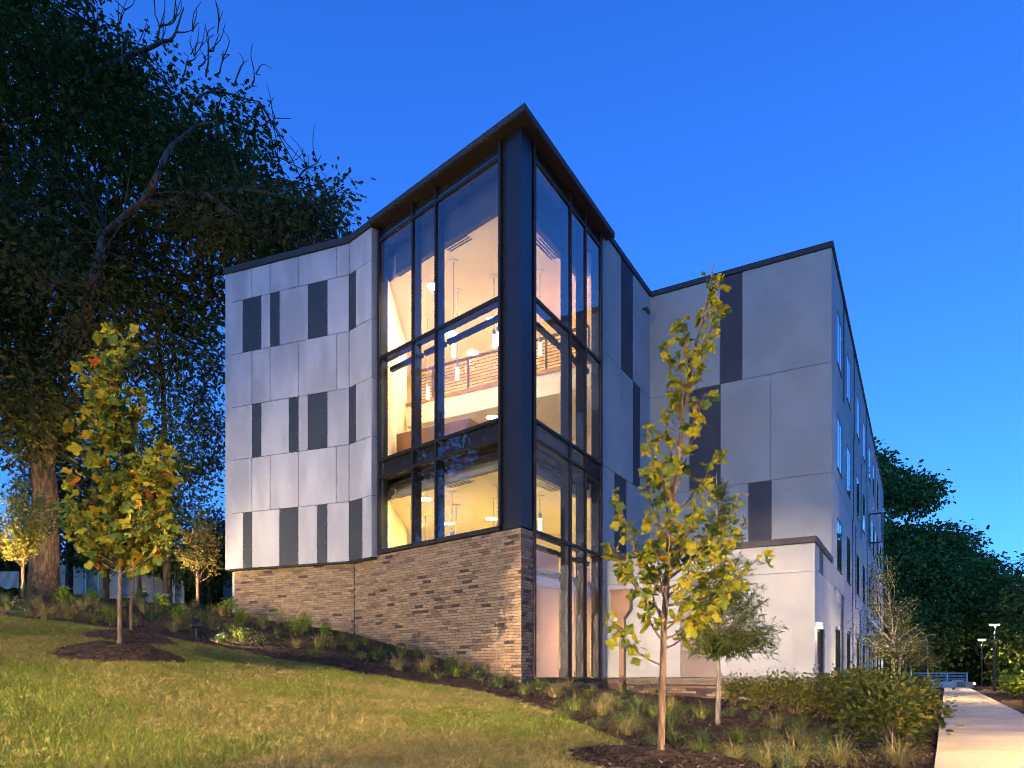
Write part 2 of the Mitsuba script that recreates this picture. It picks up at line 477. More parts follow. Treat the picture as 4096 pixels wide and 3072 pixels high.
def courses(face, t0, t1, hb, ht, tone_p, low=None, pitch=0.0677, length=0.32, gap=0.011, d=0.0, shift=1 / 3.0, top=None, skip=()):
    n = int(round((ht - hb) / pitch))
    for i in range(n):
        h0 = hb + i * pitch
        off = (i % 3) * shift * length
        k0 = int(math.floor((t0 - off) / length)) - 1
        for k in range(k0, k0 + int((t1 - t0) / length) + 4):
            a, b = max(t0, off + k * length), min(t1, off + (k + 1) * length)
            cuts = [a] + [s for s in skip if a + 0.02 < s < b - 0.02] + [b]      # upright joints
            if b - a < 0.05:
                continue
            m = face.pt((a + b) / 2, h0 + pitch / 2, 0)
            if m[2] < ground(m[0], m[1]) - 0.15:
                continue
            tone = int(rngb.choice(4, p=tone_p))
            pr = rngb.uniform(-0.002, 0.003)
            mesh = cat([face.box(ca + gap / 2, cb - gap / 2, h0 + gap / 2, h0 + pitch - gap / 2, d - 0.03, d + pr) for ca, cb in zip(cuts[:-1], cuts[1:])])
            p0, p1 = face.pt(a, h0), face.pt(b, h0)
            w = abs(p1[0] / p1[1] - p0[0] / p0[1]) * F
            bricks.append((w * pitch * F / m[1], tone, mesh))


TP = [0.56, 0.28, 0.125, 0.035]
TPB = [0.12, 0.03, 0.40, 0.45]
courses(GL, 0.012, 6.44, -0.62, 3.33, TP, skip=(0.78,))
courses(BL, 0.012, 4.28, 0.85, 3.20, TP, skip=(2.05,))
courses(GR, 0.012, 0.55, -0.62, 3.30, [0.35, 0.10, 0.30, 0.25])  # browner, darker mix: the shade on this side is put into the brick colours
courses(GR, 0.55, 4.92, -0.85, -0.13, TPB, length=0.40)
courses(LB, 0.0, 5.44, -0.93, -0.23, TPB, d=-0.02, length=0.40, skip=(3.05,))
courses(RW, 0.0, 30.0, -1.0, -0.23, TPB, d=-0.02, length=0.40)
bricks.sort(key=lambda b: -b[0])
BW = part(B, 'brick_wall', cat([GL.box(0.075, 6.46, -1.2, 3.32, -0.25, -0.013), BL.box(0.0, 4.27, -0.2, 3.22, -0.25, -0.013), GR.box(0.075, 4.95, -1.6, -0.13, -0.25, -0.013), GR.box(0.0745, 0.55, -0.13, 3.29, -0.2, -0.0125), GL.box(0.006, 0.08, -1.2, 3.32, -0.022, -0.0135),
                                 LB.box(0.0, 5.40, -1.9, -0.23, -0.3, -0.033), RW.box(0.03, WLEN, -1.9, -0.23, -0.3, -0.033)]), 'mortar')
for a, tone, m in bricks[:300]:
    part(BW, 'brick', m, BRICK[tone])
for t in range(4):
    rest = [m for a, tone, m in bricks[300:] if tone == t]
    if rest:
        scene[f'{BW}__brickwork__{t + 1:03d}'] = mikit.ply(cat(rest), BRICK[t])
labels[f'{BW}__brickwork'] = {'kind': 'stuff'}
part(B, 'expansion_joint', cat([GL.box(0.775, 0.785, -0.5, 3.33, -0.014, 0.001), BL.box(2.045, 2.055, 1.0, 3.20, -0.014, 0.001)]), 'reveal_light')

# ------------------------------------------------------------------ fibre-cement panels on the left
HROW = [12.20, 11.317, 9.73, 8.13, 6.53, 4.92, 3.24]
xz = lambda z: 850 + z * 750 / 2212.0
rows = [[(150, 464), (464, 679), (679, 1013), (1013, 1462), (1462, 1610)],
        [(150, 357), (357, 573, 1), (573, 680), (680, 790, 1), (790, 1127), (1127, 1355, 1), (1355, 1610)],
        [(150, 464), (464, 679), (679, 1013), (1013, 1462), (1462, 1610)],
        [(150, 467), (467, 573, 1), (573, 902), (902, 1013, 1), (1013, 1125), (1125, 1353, 1), (1353, 1610)],
        [(150, 464), (464, 679), (679, 1013), (1013, 1462), (1462, 1610)],
        [(150, 360), (360, 465, 1), (465, 789), (789, 1010, 1), (1010, 1236), (1236, 1351, 1), (1351, 1610)]]
pg_rows = [[(1610, 1875)], [(1610, 1690, 1), (1690, 1875)], [(1610, 1875)], [(1610, 1690, 1), (1690, 1875)], [(1610, 1875)], [(1610, 1766, 1), (1766, 1875)]]
tL = PL.tx(xz(150))
tA, tB = PG.tx(xz(1875)), 6.405
part(B, 'panel_backing', cat([PL.box(0.0, tL - 0.004, 3.26, 12.2, -0.3, -0.02), PG.box(tA + 0.02, tB - 0.005, 3.26, 12.2, -0.20, -0.0205)]), 'reveal')
gp = 0.009
screws = []
for r in range(6):
    h1, h0 = HROW[r] - gp, HROW[r + 1] + gp
    for fc, cells, last in ((PL, rows[r], None), (PG, pg_rows[r], None)):
        for c in cells:
            ta, tb = (fc.tx(xz(c[0])), fc.tx(xz(c[1])))
            if fc is PL:
                tb = max(tb, 0.0) if c[1] != 1610 else 0.004
            else:
                ta = min(ta, tB) if c[0] != 1610 else tB - 0.004
            ta, tb = min(ta, tb) + gp, max(ta, tb) - gp
            dark = len(c) > 2
            part(B, 'panel', fc.box(ta, tb, h0, h1, -0.014, 0.0 if not dark else -0.002), 'dark_panel' if dark else ('fibre_cement' if rngb.random() < 0.6 else 'fibre_cement_alt'))
            for t in (ta + 0.035, tb - 0.035):
                for h in (h0 + 0.06, (2 * h0 + h1) / 3, (h0 + 2 * h1) / 3, h1 - 0.06):
                    screws.append(fc.box(t - 0.008, t + 0.008, h - 0.008, h + 0.008, -0.004, 0.004))
k = part(B, 'screw_heads', cat(screws), 'grey_metal', kind='stuff')
RT = Face(C + G_ * (tA - 0.004), -NG, -G_)   # the narrow return beside the glass
RT2 = Face(PG.o + G_ * (tA), -NG, -G_)
for r in range(6):
    part(B, 'panel', RT2.box(0.002, 0.30, HROW[r + 1] + gp, HROW[r] - gp, -0.012, 0.004), 'jamb_metal')
part(B, 'side_wall', cat([Face(PL.o + Lu * tL, -PL.n, Lu).box(0.0, 9.0, 3.25, 12.2, -0.25, 0.0)]), 'fibre_cement_alt')
part(B, 'side_wall', Face(BL.o + Lu * 4.28, -BL.n, Lu).box(0.0, 9.0, 0.0, 3.2, -0.25, 0.0), 'brick_brown')
part(B, 'panel_soffit', cat([PL.box(0.0, tL, 3.20, 3.238, -0.5, -0.003), PG.box(tA, tB, 3.20, 3.238, -0.3, -0.003)]), 'black_metal')


# ------------------------------------------------------------------ precast walls on the right
def precast(face, t0, t1, cols, rowsh, holes, depth=0.22, gap=0.02):
    """cols: per row the list of (t start, tone); rowsh: heights from the top; holes: shapely union of openings."""
    for r, cs in enumerate(cols):
        h1, h0 = rowsh[r], rowsh[r + 1]
        for i, (ts, tone) in enumerate(cs):
            te = cs[i + 1][0] if i + 1 < len(cs) else t1
            if te - ts < 0.03:
                continue
            pg = rect(ts + (gap / 2 if i else 0), h0 + gap / 2, te - (gap / 2 if i + 1 < len(cs) else 0), h1 - gap / 2)
            if holes is not None:
                pg = pg.difference(holes)
            for q in getattr(pg, 'geoms', [pg]):
                if q.area > 0.01:
                    part(B, 'panel', face.extr(q, -0.05, 0.0 if not tone else -0.006), ['precast', 'precast_dark', 'precast_tan'][tone])
    back = rect(t0 + 0.01, rowsh[-1] + 0.01, t1 - 0.01, rowsh[0] - 0.01)
    if holes is not None:
        back = back.difference(holes)
    for q in getattr(back, 'geoms', [back]):
        part(B, 'wall', face.extr(q, -depth, -0.018), 'reveal_light')


z2 = lambda z: 2350 + z * 1050 / 2205.0
z3 = lambda z: 2350 + z * 850 / 2203.0
WM = lambda x: GR.tx(x)
FX = lambda x: FR.tx(x)
wm0 = 4.66
precast(GR, wm0, 8.63, [[(wm0, 0), (WM(z2(283)), 1), (WM(z2(383)), 0)], [(wm0, 0), (WM(z2(283)), 0), (WM(z2(383)), 1), (WM(z2(443)), 0)],
                        [(wm0, 0), (WM(z3(245)), 0), (WM(z3(280)), 1), (WM(z3(407)), 0)]], [TOP] + JT, None)
part(B, 'wall', GR.box(4.55, 4.94, -0.05, 2.65, -0.22, -0.001), 'precast')
precast(FR, 0.0, 5.44, [[(0.0, 0), (FX(z2(1112)), 1), (FX(z2(1300)), 0)], [(0.0, 0), (FX(z2(855)), 1), (FX(z2(1118)), 0), (FX(z2(1540)), 0)],
                        [(0.0, 0), (FX(z3(1665)), 1), (FX(z3(1908)), 0)]], [TOP] + JT, None)
LH = [3.27, 2.57, -0.04]
precast(LB, 0.0, 5.44, [[(0.0, 0)], [(0.0, 0), (LB.tx(z3(965)), 2), (LB.tx(z3(1345)), 0)]], LH, None)

WT = [5.22, 8.50, 12.70, 16.05, 20.0, 23.3, 27.3, 30.6]
WW = 1.50
holes, windows = [], []
for hs in ((9.66, 11.32), (6.42, 8.10), (3.30, 4.92), (-0.03, 1.50)):
    for i, t in enumerate(WT):
        t_ = t - (0.45 if hs[0] < 0.5 and i == 0 else 0)
        if hs[0] > 11 - 1.9 and i == 7:
            continue
        holes.append(rect(t_, hs[0], t_ + WW * (0.93 if i < 1 else 0.85), hs[1]))
        windows.append((t_, t_ + WW * (0.93 if i < 1 else 0.85), hs[0], hs[1]))
door = rect(0.46, -0.75, 2.05, 1.25)
hu = shapely.union_all(holes + [door])
strip = lambda ts: [(3.70, 0)] + [x for t in ts for x in ((t, 1), (t + 0.55, 0))]
precast(RW, 3.70, WLEN, [strip([7.1, 11.3, 18.2, 25.2]), strip([4.1 + 6.9, 14.9, 18.6, 26.0]), strip([10.6, 12.0, 18.9, 22.2, 29.0])], [TOP] + JT, hu)
precast(RW, 0.0, WLEN, [[(0.0, 0), (0.9, 1), (1.75, 0), (3.7, 0)]], [3.27, 2.66], hu.union(rect(3.70, 2.6, 60, 4)))
precast(RW, 0.0, WLEN, [[(0.0, 0), (0.46, 0), (2.6, 0), (3.1, 0), (6.55, 1), (7.35, 0), (10.7, 1), (11.2, 0), (14.4, 1), (15.0, 0), (18.4, 1), (19.0, 0), (21.9, 1), (22.5, 0), (25.6, 1), (26.2, 0), (29.3, 1), (29.9, 0)]], [2.66, -0.04], hu)
for (a, b, h0, h1) in windows:
    w = part(B, 'window', cat([RW.box(a + 0.002, a + 0.06, h0 + 0.002, h1 - 0.002, -0.085, 0.004), RW.box(b - 0.06, b - 0.002, h0 + 0.002, h1 - 0.002, -0.085, 0.004),
                               RW.box(a + 0.06, b - 0.06, h0 + 0.002, h0 + 0.07, -0.085, 0.004), RW.box(a + 0.06, b - 0.06, h1 - 0.07, h1 - 0.002, -0.085, 0.004),
                               RW.box((a + b) / 2 - 0.03, (a + b) / 2 + 0.03, h0 + 0.07, h1 - 0.07, -0.08, 0.002)]), 'black_metal')
    part(w, 'pane', RW.quad(a + 0.05, b - 0.05, h0 + 0.06, h1 - 0.06, -0.003), 'glass')
    lit = h1 > 11 and abs(a - WT[3]) < 0.1
    part(w, 'blind', RW.box(a, b, h0, h1, -0.36, -0.30), 'blind' if lit or rngb.random() < 0.5 else 'window_dark', label='blind of the one warmly lit window' if lit else None, **({'emitter': area(WARM, 0.9)} if lit else {}))
    part(w, 'sill', RW.box(a + 0.003, b - 0.003, h0 - 0.02, h0 + 0.0015, -0.21, 0.03), 'black_metal')
# one sash standing open, hinged at right angles to the wall
so = part(B, 'open_sash', cat([Face(RW.pt(19.62, 0)[:2], ND, -D).box(*b, -0.03, 0.03) for b in ((0.02, 0.07, 6.40, 7.84), (0.57, 0.62, 6.40, 7.84), (0.07, 0.57, 6.40, 6.46), (0.07, 0.57, 7.78, 7.84))]), 'black_metal')
part(so, 'pane', Face(RW.pt(19.62, 0)[:2], ND, -D).quad(0.06, 0.58, 6.45, 7.79, 0.0), 'coated_glass')
# door in the side wall
part(B, 'door_recess', cat([RW.box(0.44, 0.46, -0.75, 1.25, -0.24, -0.052), RW.box(2.05, 2.07, -0.75, 1.25, -0.24, -0.052), RW.box(0.4, 2.1, -0.75, 1.3, -0.30, -0.24)]), 'reveal')
dk = part(B, 'door', RW.box(0.56, 1.95, -0.72, 1.15, -0.21, -0.15), 'bronze_metal', label='dark metal door lit by the wall lamp')
part(dk, 'frame', cat([RW.box(0.462, 0.55, -0.74, 1.24, -0.22, -0.10), RW.box(1.96, 2.048, -0.74, 1.24, -0.22, -0.10), RW.box(0.55, 1.96, 1.16, 1.24, -0.22, -0.10)]), 'bronze_metal')
part(dk, 'handle', cat([cyl(RW.pt(1.78, 0.30, -0.15), RW.pt(1.78, 0.30, -0.09), 0.018), cyl(RW.pt(1.80, 0.30, -0.095), RW.pt(1.60, 0.30, -0.095), 0.012)]), 'steel')
part(dk, 'lock', cyl(RW.pt(1.78, 0.12, -0.15), RW.pt(1.78, 0.12, -0.125), 0.03), 'steel')

# copings
def coping(face, t0, t1, h0, h1, d0=-0.35, d1=0.05, name='coping', m='coping_metal'):
    part(B, name, face.box(t0, t1, h0, h1, d0, d1), m)


for a in np.arange(0.0, tL - 0.1, 1.75):
    coping(PL, a + 0.003, min(a + 1.747, tL + 0.03), 12.21, 12.385)
coping(PG, tA - 0.02, tB, 12.212, 12.383)
coping(GR, 4.80, 8.60, TOP, 12.56)
coping(FR, 0.02, 5.44 + 0.045, TOP + 0.002, 12.562)
coping(RW, 3.72, WLEN, TOP + 0.004, 12.558)
coping(LB, 0.02, 5.44 + 0.045, 3.27, 3.42)
coping(RW, 0.02, 3.70, 3.272, 3.418)
# base sill bands below the precast
part(B, 'base_sill', cat([LB.box(-0.01, 5.44, -0.14, -0.045, -0.04, 0.07), LB.box(-0.01, 5.44, -0.225, -0.142, -0.04, 0.035), RW.box(-0.06, 0.45, -0.141, -0.046, -0.04, 0.068), RW.box(-0.03, 0.45, -0.226, -0.143, -0.04, 0.033),
                          RW.box(2.06, WLEN, -0.141, -0.046, -0.04, 0.068), RW.box(2.06, WLEN, -0.226, -0.143, -0.04, 0.033)]), 'dark_bronze')
# roofs and hidden rear walls, so that the block is closed
A_ = C + G_ * 5.30
rear = [outer + D * (WLEN - 3.7), outer + D * (WLEN - 3.7) + E_ * 16, PL.o + Lu * tL + np.array([2.0, 26.0]), PL.o + Lu * tL - PL.n * 0.3]
roofpoly = [C + G_ * 6.2 - NG * 0.3, C - (NG + ND) * 0.2, inner + ND * -0.1, outer - ND * 0.1 - NE * 0.1, rear[0] - ND * .1, rear[1], rear[2], rear[3], Pf - PL.n * 0.3]
part(B, 'roof', slab([tuple(q) for q in roofpoly], EYE + 12.0, EYE + 12.18), 'coping_metal')
part(B, 'low_roof', slab([tuple(q) for q in (LBo + (-NE) * 0.25, corner - NE * .25 - ND * .25, outer - ND * .25, inner + ND * 0.0, )], EYE + 3.05, EYE + 3.15), 'coping_metal')
for a, b in ((rear[0], rear[1]), (rear[1], rear[2]), (rear[2], rear[3])):
    u = (b - a); L_ = np.linalg.norm(u); u = u / L_
    fc = Face(a, u, np.array([u[1], -u[0]]))
    part(B, 'rear_wall', fc.box(0, L_, -1.5, 12.3, -0.3, 0), 'precast')

# ------------------------------------------------------------------ curtain wall of the tower
gl_end, gr_end = GL.tx(1514), 4.49
mull_l = [GL.tx(1652), GL.tx(1744), GL.tx(2001)]
mull_r = [GR.tx(2137), GR.tx(2281), GR.tx(2341)]
TRL = [11.85, 8.66, 5.88, 5.42]
frames = []


def mullion(face, t, h0, h1, w=0.055, d0=-0.26, d1=0.035):
    part(B, 'mullion', cat([face.box(t - w / 2, t + w / 2, h0, h1, 0.001, d1), face.box(t - w / 2 - 0.004, t + w / 2 + 0.004, h0, h1, d0, -0.012)]), 'black_metal')


for t in mull_l[:2]:
    mullion(GL, t, 3.44, 12.24)
mullion(GL, mull_l[2], 3.44, 12.24, 0.07)
mullion(GL, gl_end - 0.03, 3.36, 12.24, 0.08)
for t in mull_r[1:]:
    mullion(GR, t, -0.03, 12.24)
mullion(GR, mull_r[0], -0.03, 12.24, 0.08)
mullion(GR, gr_end, -0.03, 12.24, 0.10)
for face, ts, hs in ((GL, mull_l[::-1] + [gl_end - 0.03], TRL + [3.40]), (GR, mull_r + [gr_end], [11.87, 8.68, 5.875, 5.45, 3.33, -0.085])):
    ts = sorted(ts)
    for h in hs:
        for a, b in zip(ts[:-1], ts[1:]):
            w = 0.075
            part(B, 'transom', cat([face.box(a + 0.03, b - 0.03, h - w / 2, h + w / 2, 0.0015, 0.032), face.box(a + 0.035, b - 0.035, h - w / 2 - 0.004, h + w / 2 + 0.004, -0.24, -0.0125)]), 'black_metal')
    edges = [12.24] + hs
    for h1, h0 in zip(edges[:-1], edges[1:]):
        for a, b in zip(ts[:-1], ts[1:]):
            part(B, 'glass_pane', face.quad(a, b, h0, h1, -0.006), 'glass')
            if 5.4 < h0 < 5.6:
                part(B, 'spandrel', face.box(a + 0.03, b - 0.03, h0 + 0.03, h1 - 0.03, -0.16, -0.10), 'black_metal')
            if h1 > 12:
                part(B, 'head_panel', face.box(a + 0.03, b - 0.03, h0 + 0.05, h1, -0.16, -0.10), 'black_metal')
# roller blind boxes hanging behind the heads of the lower panes
for face, ts, hs in ((GL, sorted(mull_l + [gl_end - 0.03]), (8.66, 5.42, )), (GR, sorted(mull_r + [gr_end]), (8.68, 5.45, 3.33))):
    for h in hs:
        for a, b in zip(ts[:-1], ts[1:]):
            part(B, 'blind_box', face.box(a + 0.06, b - 0.06, h - 0.26, h - 0.15, -0.42, -0.31), 'black_metal')
# metal casing of the tower corner
CT = [3.34, 6.27, 9.24, 12.24]
for h0, h1 in zip(CT[:-1], CT[1:]):
    part(B, 'column_casing', slab([tuple(q) for q in (C, C + D * (mull_r[0] - 0.12), C + D * (mull_r[0] - 0.12) - ND * 0.1, C - (NG + ND) * (0.1 / (1 + NG @ ND)), C + G_ * (mull_l[2] - 0.20) - NG * 0.1, C + G_ * (mull_l[2] - 0.20))], EYE + h0 + .004, EYE + h1 - .004), 'column_metal')
part(B, 'column_reveal', cat([GL.box(0.06, mull_l[2] - 0.02, 3.34, 12.24, -0.22, -0.05), GR.box(0.06, mull_r[0] - 0.02, 3.30, 12.24, -0.22, -0.05)]), 'black_metal')
part(B, 'sill', GL.box(mull_l[2] - 0.03, gl_end, 3.325, 3.362, -0.1, 0.05), 'black_metal')
part(B, 'sill', GR.box(mull_r[0] - 0.04, gr_end + .05, -0.13, -0.122, -0.2, 0.05), 'black_metal')
part(B, 'jamb', cat([GL.box(gl_end + 0.012, tA + 0.1, 3.25, 12.24, -0.2, -0.02), GR.box(gr_end + 0.051, 4.655, -0.12, 12.24, -0.2, -0.03)]), 'black_metal')
# eaves
oa = 0.27
ap = C + (NG + ND) * (oa / (1 + NG @ ND))
ev_ = [ap, C + G_ * 5.36 + NG * oa, C + G_ * 5.36 - NG * 0.4, C + D * 4.86 - ND * 0.4, C + D * 4.86 + ND * oa]
ev2 = [ap * 1 + (NG + ND) * -0.012, C + G_ * 5.35 + NG * (oa - .015), C + G_ * 5.35 - NG * 0.38, C + D * 4.85 - ND * 0.38, C + D * 4.85 + ND * (oa - .015)]
part(B, 'eave', slab([tuple(q) for q in ev_], EYE + 12.262, EYE + 12.40), 'coping_metal')
part(B, 'eave_soffit', slab([tuple(q) for q in ev2], EYE + 12.242, EYE + 12.261), 'soffit')

# ------------------------------------------------------------------ rooms behind the glass
LW = np.array([-3.55, 24.0])
room = [C - (NG + ND) * 0.30, C + D * 8.45 - ND * 0.35, np.array([-0.6, 26.6]), np.array([-6.2, 26.6]), np.array([-6.2, 24.0]), LW, A_ - NG * 0.24]


def wallline(pts, h0, h1, bsdf, name='room_wall', th=0.1):
    for a, b in zip(pts[:-1], pts[1:]):
        u = b - a; L_ = np.linalg.norm(u); u = u / L_
        part(B, name, Face(a, u, np.array([u[1], -u[0]])).box(0, L_, h0, h1, 0.0, th), bsdf)


room_in = [tuple(q) for q in room]
kk = 0.70 / (1 + NG @ ND)
room_up = [tuple(q) for q in [C - (NG + ND) * kk, C + D * 4.5 - ND * 0.70, C + D * 4.6 - ND * 0.35] + room[1:-1] + [A_ + (LW - A_) / np.linalg.norm(LW - A_) * 0.95]]
for h0, h1, nm, mt in ((2.50, 2.62, 'room_floor', 'room_floor'), (5.00, 5.40, 'room_ceiling', 'room_ceiling'), (11.20, 11.9, 'room_ceiling', 'room_ceiling'), (5.70, 5.86, 'room_floor', 'room_floor'), (-0.6, -0.5, 'room_floor', 'room_floor'), (2.2, 2.40, 'room_ceiling', 'room_ceiling')):
    part(B, nm, slab(room_up if h0 in (5.00, 11.20) else room_in, EYE + h0, EYE + h1), mt)
for h0, h1 in ((2.62, 5.00), (5.86, 11.2), (-0.5, 2.2)):
    wallline(room[1:], h0, h1, 'room_wall')
    # closing strips beside the glass
    part(B, 'room_wall', cat([GR.box(4.56, 8.45, h0, h1, -0.34, -0.24)]), 'room_wall')
# dropped bulkhead above the lower windows
part(B, 'bulkhead', cat([GL.box(0.75, 5.25, 4.98, 5.395, -0.70, -0.55), GR.box(0.75, 4.45, 4.98, 5.395, -0.70, -0.55)]), 'room_bulkhead')
part(B, 'bulkhead', cat([GL.box(0.75, 5.25, 11.18, 12.0, -0.70, -0.55), GR.box(0.75, 4.45, 11.18, 12.0, -0.70, -0.55)]), 'upper_bulkhead')
# gallery with its railing across the tall room
gy = Face(np.array([-0.36, 21.5]), E_, NE)
part(B, 'gallery', gy.box(-2.95, 3.6, 8.17, 8.80, -3.9, 0.0), 'room_wall')
part(B, 'gallery_edge', gy.box(-2.95, 3.6, 8.80, 8.93, -3.9, 0.03), 'wood_panel')
rl = part(B, 'railing', cat([gy.box(-2.9, 3.4, 9.86, 9.92, -0.08, 0.0)] + [gy.box(t - 0.025, t + 0.025, 8.93, 9.86, -0.07, -0.02) for t in np.arange(-2.9, 3.5, 1.36)]), 'rail_metal')
for h in np.linspace(9.04, 9.74, 8):
    part(rl, 'cable', gy.box(-2.9, 3.4, h - 0.009, h + 0.009, -0.05, -0.035), 'rail_metal')
part(B, 'wood_volume', cat([gy.box(-0.2, 2.4, 5.86, 7.15, 1.25, 1.95)]), 'wood_panel')
ex_ = thing('exit_sign', 'small red lettered EXIT sign seen through the tower glass above the gallery', 'exit sign')
xs_ = Face(np.array([-1.6, 24.2]), -E_, NE)
part(ex_, 'plate', xs_.box(0, 0.40, 10.35, 10.58, -0.03, 0.0), 'room_bulkhead')
tm = meshkit.text_mesh('EXIT', 0.13, 0.006, bold=True)
tv = np.array(tm.vertices); tv[:, 0] += 0.04; tv[:, 1] += 10.40; tv[:, 2] += 0.001
part(ex_, 'lettering', xs_.fix(tv, np.array(tm.faces)), 'exit_red')
part(ex_, 'stem', xs_.box(0.18, 0.22, 10.58, 11.2, -0.025, -0.01), 'white_metal')
# slot diffusers in the ceilings
for (x0, y0, x1, y1, h) in ((1787, 1000, 1881, 945, 11.2), (2142, 952, 2221.4, 1036, 11.2), (1789, 1947.6, 1888, 1921.4, 5.0), (2143, 1928.6, 2221, 1964, 5.0)):
    a = P(x0, y0, h * F / (HY - y0))[:2]; b = P(x1, y1, h * F / (HY - y1))[:2]
    u = (b - a) / np.linalg.norm(b - a); q = np.array([-u[1], u[0]])
    L_ = np.linalg.norm(b - a)
    v_ = part(B, 'air_slot', [turn(box(0, L_, -0.14, 0.14, h - 0.012, h - 0.001), math.atan2(u[1], u[0]), (a[0], a[1], EYE))][0], 'white_metal')
    part(v_, 'slot', cat([turn(box(0.02, L_ - 0.02, c - 0.022, c + 0.022, h - 0.016, h - 0.013), math.atan2(u[1], u[0]), (a[0], a[1], EYE)) for c in (-0.085, 0, 0.085)]), 'lamp_black')
# ground floor: pale roller shades drawn right down behind the right-hand panes
for a, b in zip(([*mull_r] + [gr_end])[:-1], ([*mull_r] + [gr_end])[1:]):
    part(B, 'roller_shade', GR.box(a + 0.05, b - 0.05, -0.02, 3.02, -0.305, -0.30), 'shade_cloth')

# lamps in the rooms
LAMPS_UP = [(1814.3, 11.2, 19.2, 8.62), (1828.6, 11.2, 20.65, 8.62), (1976, 11.2, 19.9, 9.22), (1993, 11.2, 18.6, 8.66), (1711, 11.2, 22.1, 8.62), (2159.5, 11.2, 19.7, 8.9)]
LAMPS_DN = [(1808.6, 5.0, 19.3, 3.45), (1824.8, 5.0, 20.76, 3.45), (1974.8, 5.0, 20.0, 3.45), (1989, 5.0, 18.6, 3.45), (1702, 5.0, 22.2, 3.45), (1643, 5.0, 20.8, 3.45), (2159.5, 5.0, 19.75, 4.05)]
PEND = ['nearest the left of the wide pane', 'hanging lower left behind the wide pane', 'short one near the corner column', 'closest to the corner column', 'behind the narrow pane', 'behind the right hand glass']
for i, (x, hc, Y, hb) in enumerate(LAMPS_UP + LAMPS_DN):
    up = i < 6
    X = (x - CX) / F * Y
    k = thing('pendant_lamp', ('glowing tube pendant in the tall upper room, ' if up else 'rod pendant above the brick wall, ') +
              (PEND[i] if up else ['left of two behind the wide pane', 'second from left behind the wide pane', 'third in the wide pane', 'beside the corner column', 'behind the narrow pane', 'behind the leftmost pane', 'its lamp seen in the right hand glass'][i - 6]), 'pendant lamp', 'pendant lamps in the tower rooms')
    part(k, 'canopy', cyl((X, Y, EYE + hc), (X, Y, EYE + hc - 0.03), 0.13, 20), 'white_metal', smooth=40)
    part(k, 'rod', cyl((X, Y, EYE + hc - 0.03), (X, Y, EYE + hb + 0.46), 0.009, 8), 'grey_metal')
    part(k, 'cap', cyl((X, Y, EYE + hb + 0.46), (X, Y, EYE + hb + 0.33), 0.052, 16), 'grey_metal', smooth=40)
    part(k, 'tube', cyl((X, Y, EYE + hb + 0.33), (X, Y, EYE + hb), 0.047, 16), 'white_metal', smooth=40, **({'emitter': area(WARM, 26)} if (up or i == 12) else {}))
DOWN = [(1966.7, 5.0, 22.5), (1795, 5.0, 23.2), (1700, 5.0, 20.0), (2100, 5.0, 21.0), (1971.6, 11.2, 22.3), (1803, 11.2, 23.2), (1735, 11.2, 20.4), (2120, 11.2, 20.5), (1969, 8.17, 22.4), (2060, 2.2, 19.5), (1890, 11.2, 24.6)]
DL = ['in the lower ceiling near the column', 'in the lower ceiling left', 'in the lower ceiling above the left pane', 'in the lower ceiling right', 'in the upper ceiling near the column', 'in the upper ceiling left', 'in the upper ceiling above the narrow pane', 'in the upper ceiling right', 'under the gallery', 'in the ground floor room', 'above the gallery']  # the last one is added to brighten the wall behind the gallery
for i, (x, h, Y) in enumerate(DOWN):
    X = (x - CX) / F * Y
    k = thing('ceiling_light', 'round warm ceiling light ' + DL[i], 'ceiling light', 'round ceiling lights in the tower')
    part(k, 'rim', cyl((X, Y, EYE + h), (X, Y, EYE + h - 0.02), 0.21, 24), 'white_metal', smooth=40)
    an = np.arange(24) * 2 * np.pi / 24
    v = np.vstack([np.stack([X + 0.18 * np.cos(an), Y + 0.18 * np.sin(an), an * 0 + EYE + h - 0.024], 1), [[X, Y, EYE + h - 0.024]]])
    pw = [165, 165, 155, 140, 350, 340, 330, 320, 80, 1000, 170][i]
    part(k, 'lens', (v, np.stack([(np.arange(24) + 1) % 24, np.arange(24), np.full(24, 24)], 1)), 'white_metal', emitter=area(ROOM if i < 4 or i > 7 else np.array([1.0, 0.80, 0.42]), pw))

# rain pipe on the low wing
tp = LB.tx(2494)
dp = thing('rain_downpipe', 'bronze downpipe with a square hopper on the low wing beside the tower', 'downpipe')
part(dp, 'hopper', cat([LB.extr(Polygon([(tp - 0.27, 2.35), (tp + 0.27, 2.35), (tp + 0.27, 1.85), (tp + 0.09, 1.60), (tp - 0.09, 1.60), (tp - 0.27, 1.85)]), 0.01, 0.26), LB.box(tp - 0.30, tp + 0.30, 2.35, 2.40, 0.005, 0.29)]), 'bronze_metal')
part(dp, 'pipe', LB.box(tp - 0.075, tp + 0.075, 0.02, 1.61, 0.03, 0.15), 'bronze_metal')
q = [LB.pt(tp, 0.04, 0.09), LB.pt(tp, -0.06, 0.10), LB.pt(tp, -0.15, 0.17), LB.pt(tp, -0.27, 0.22), LB.pt(tp, -0.50, 0.22), LB.pt(tp, -0.6, 0.27)]
part(dp, 'elbow', tube(curve(q, 4), 0.085, 8), 'bronze_metal', smooth=40)
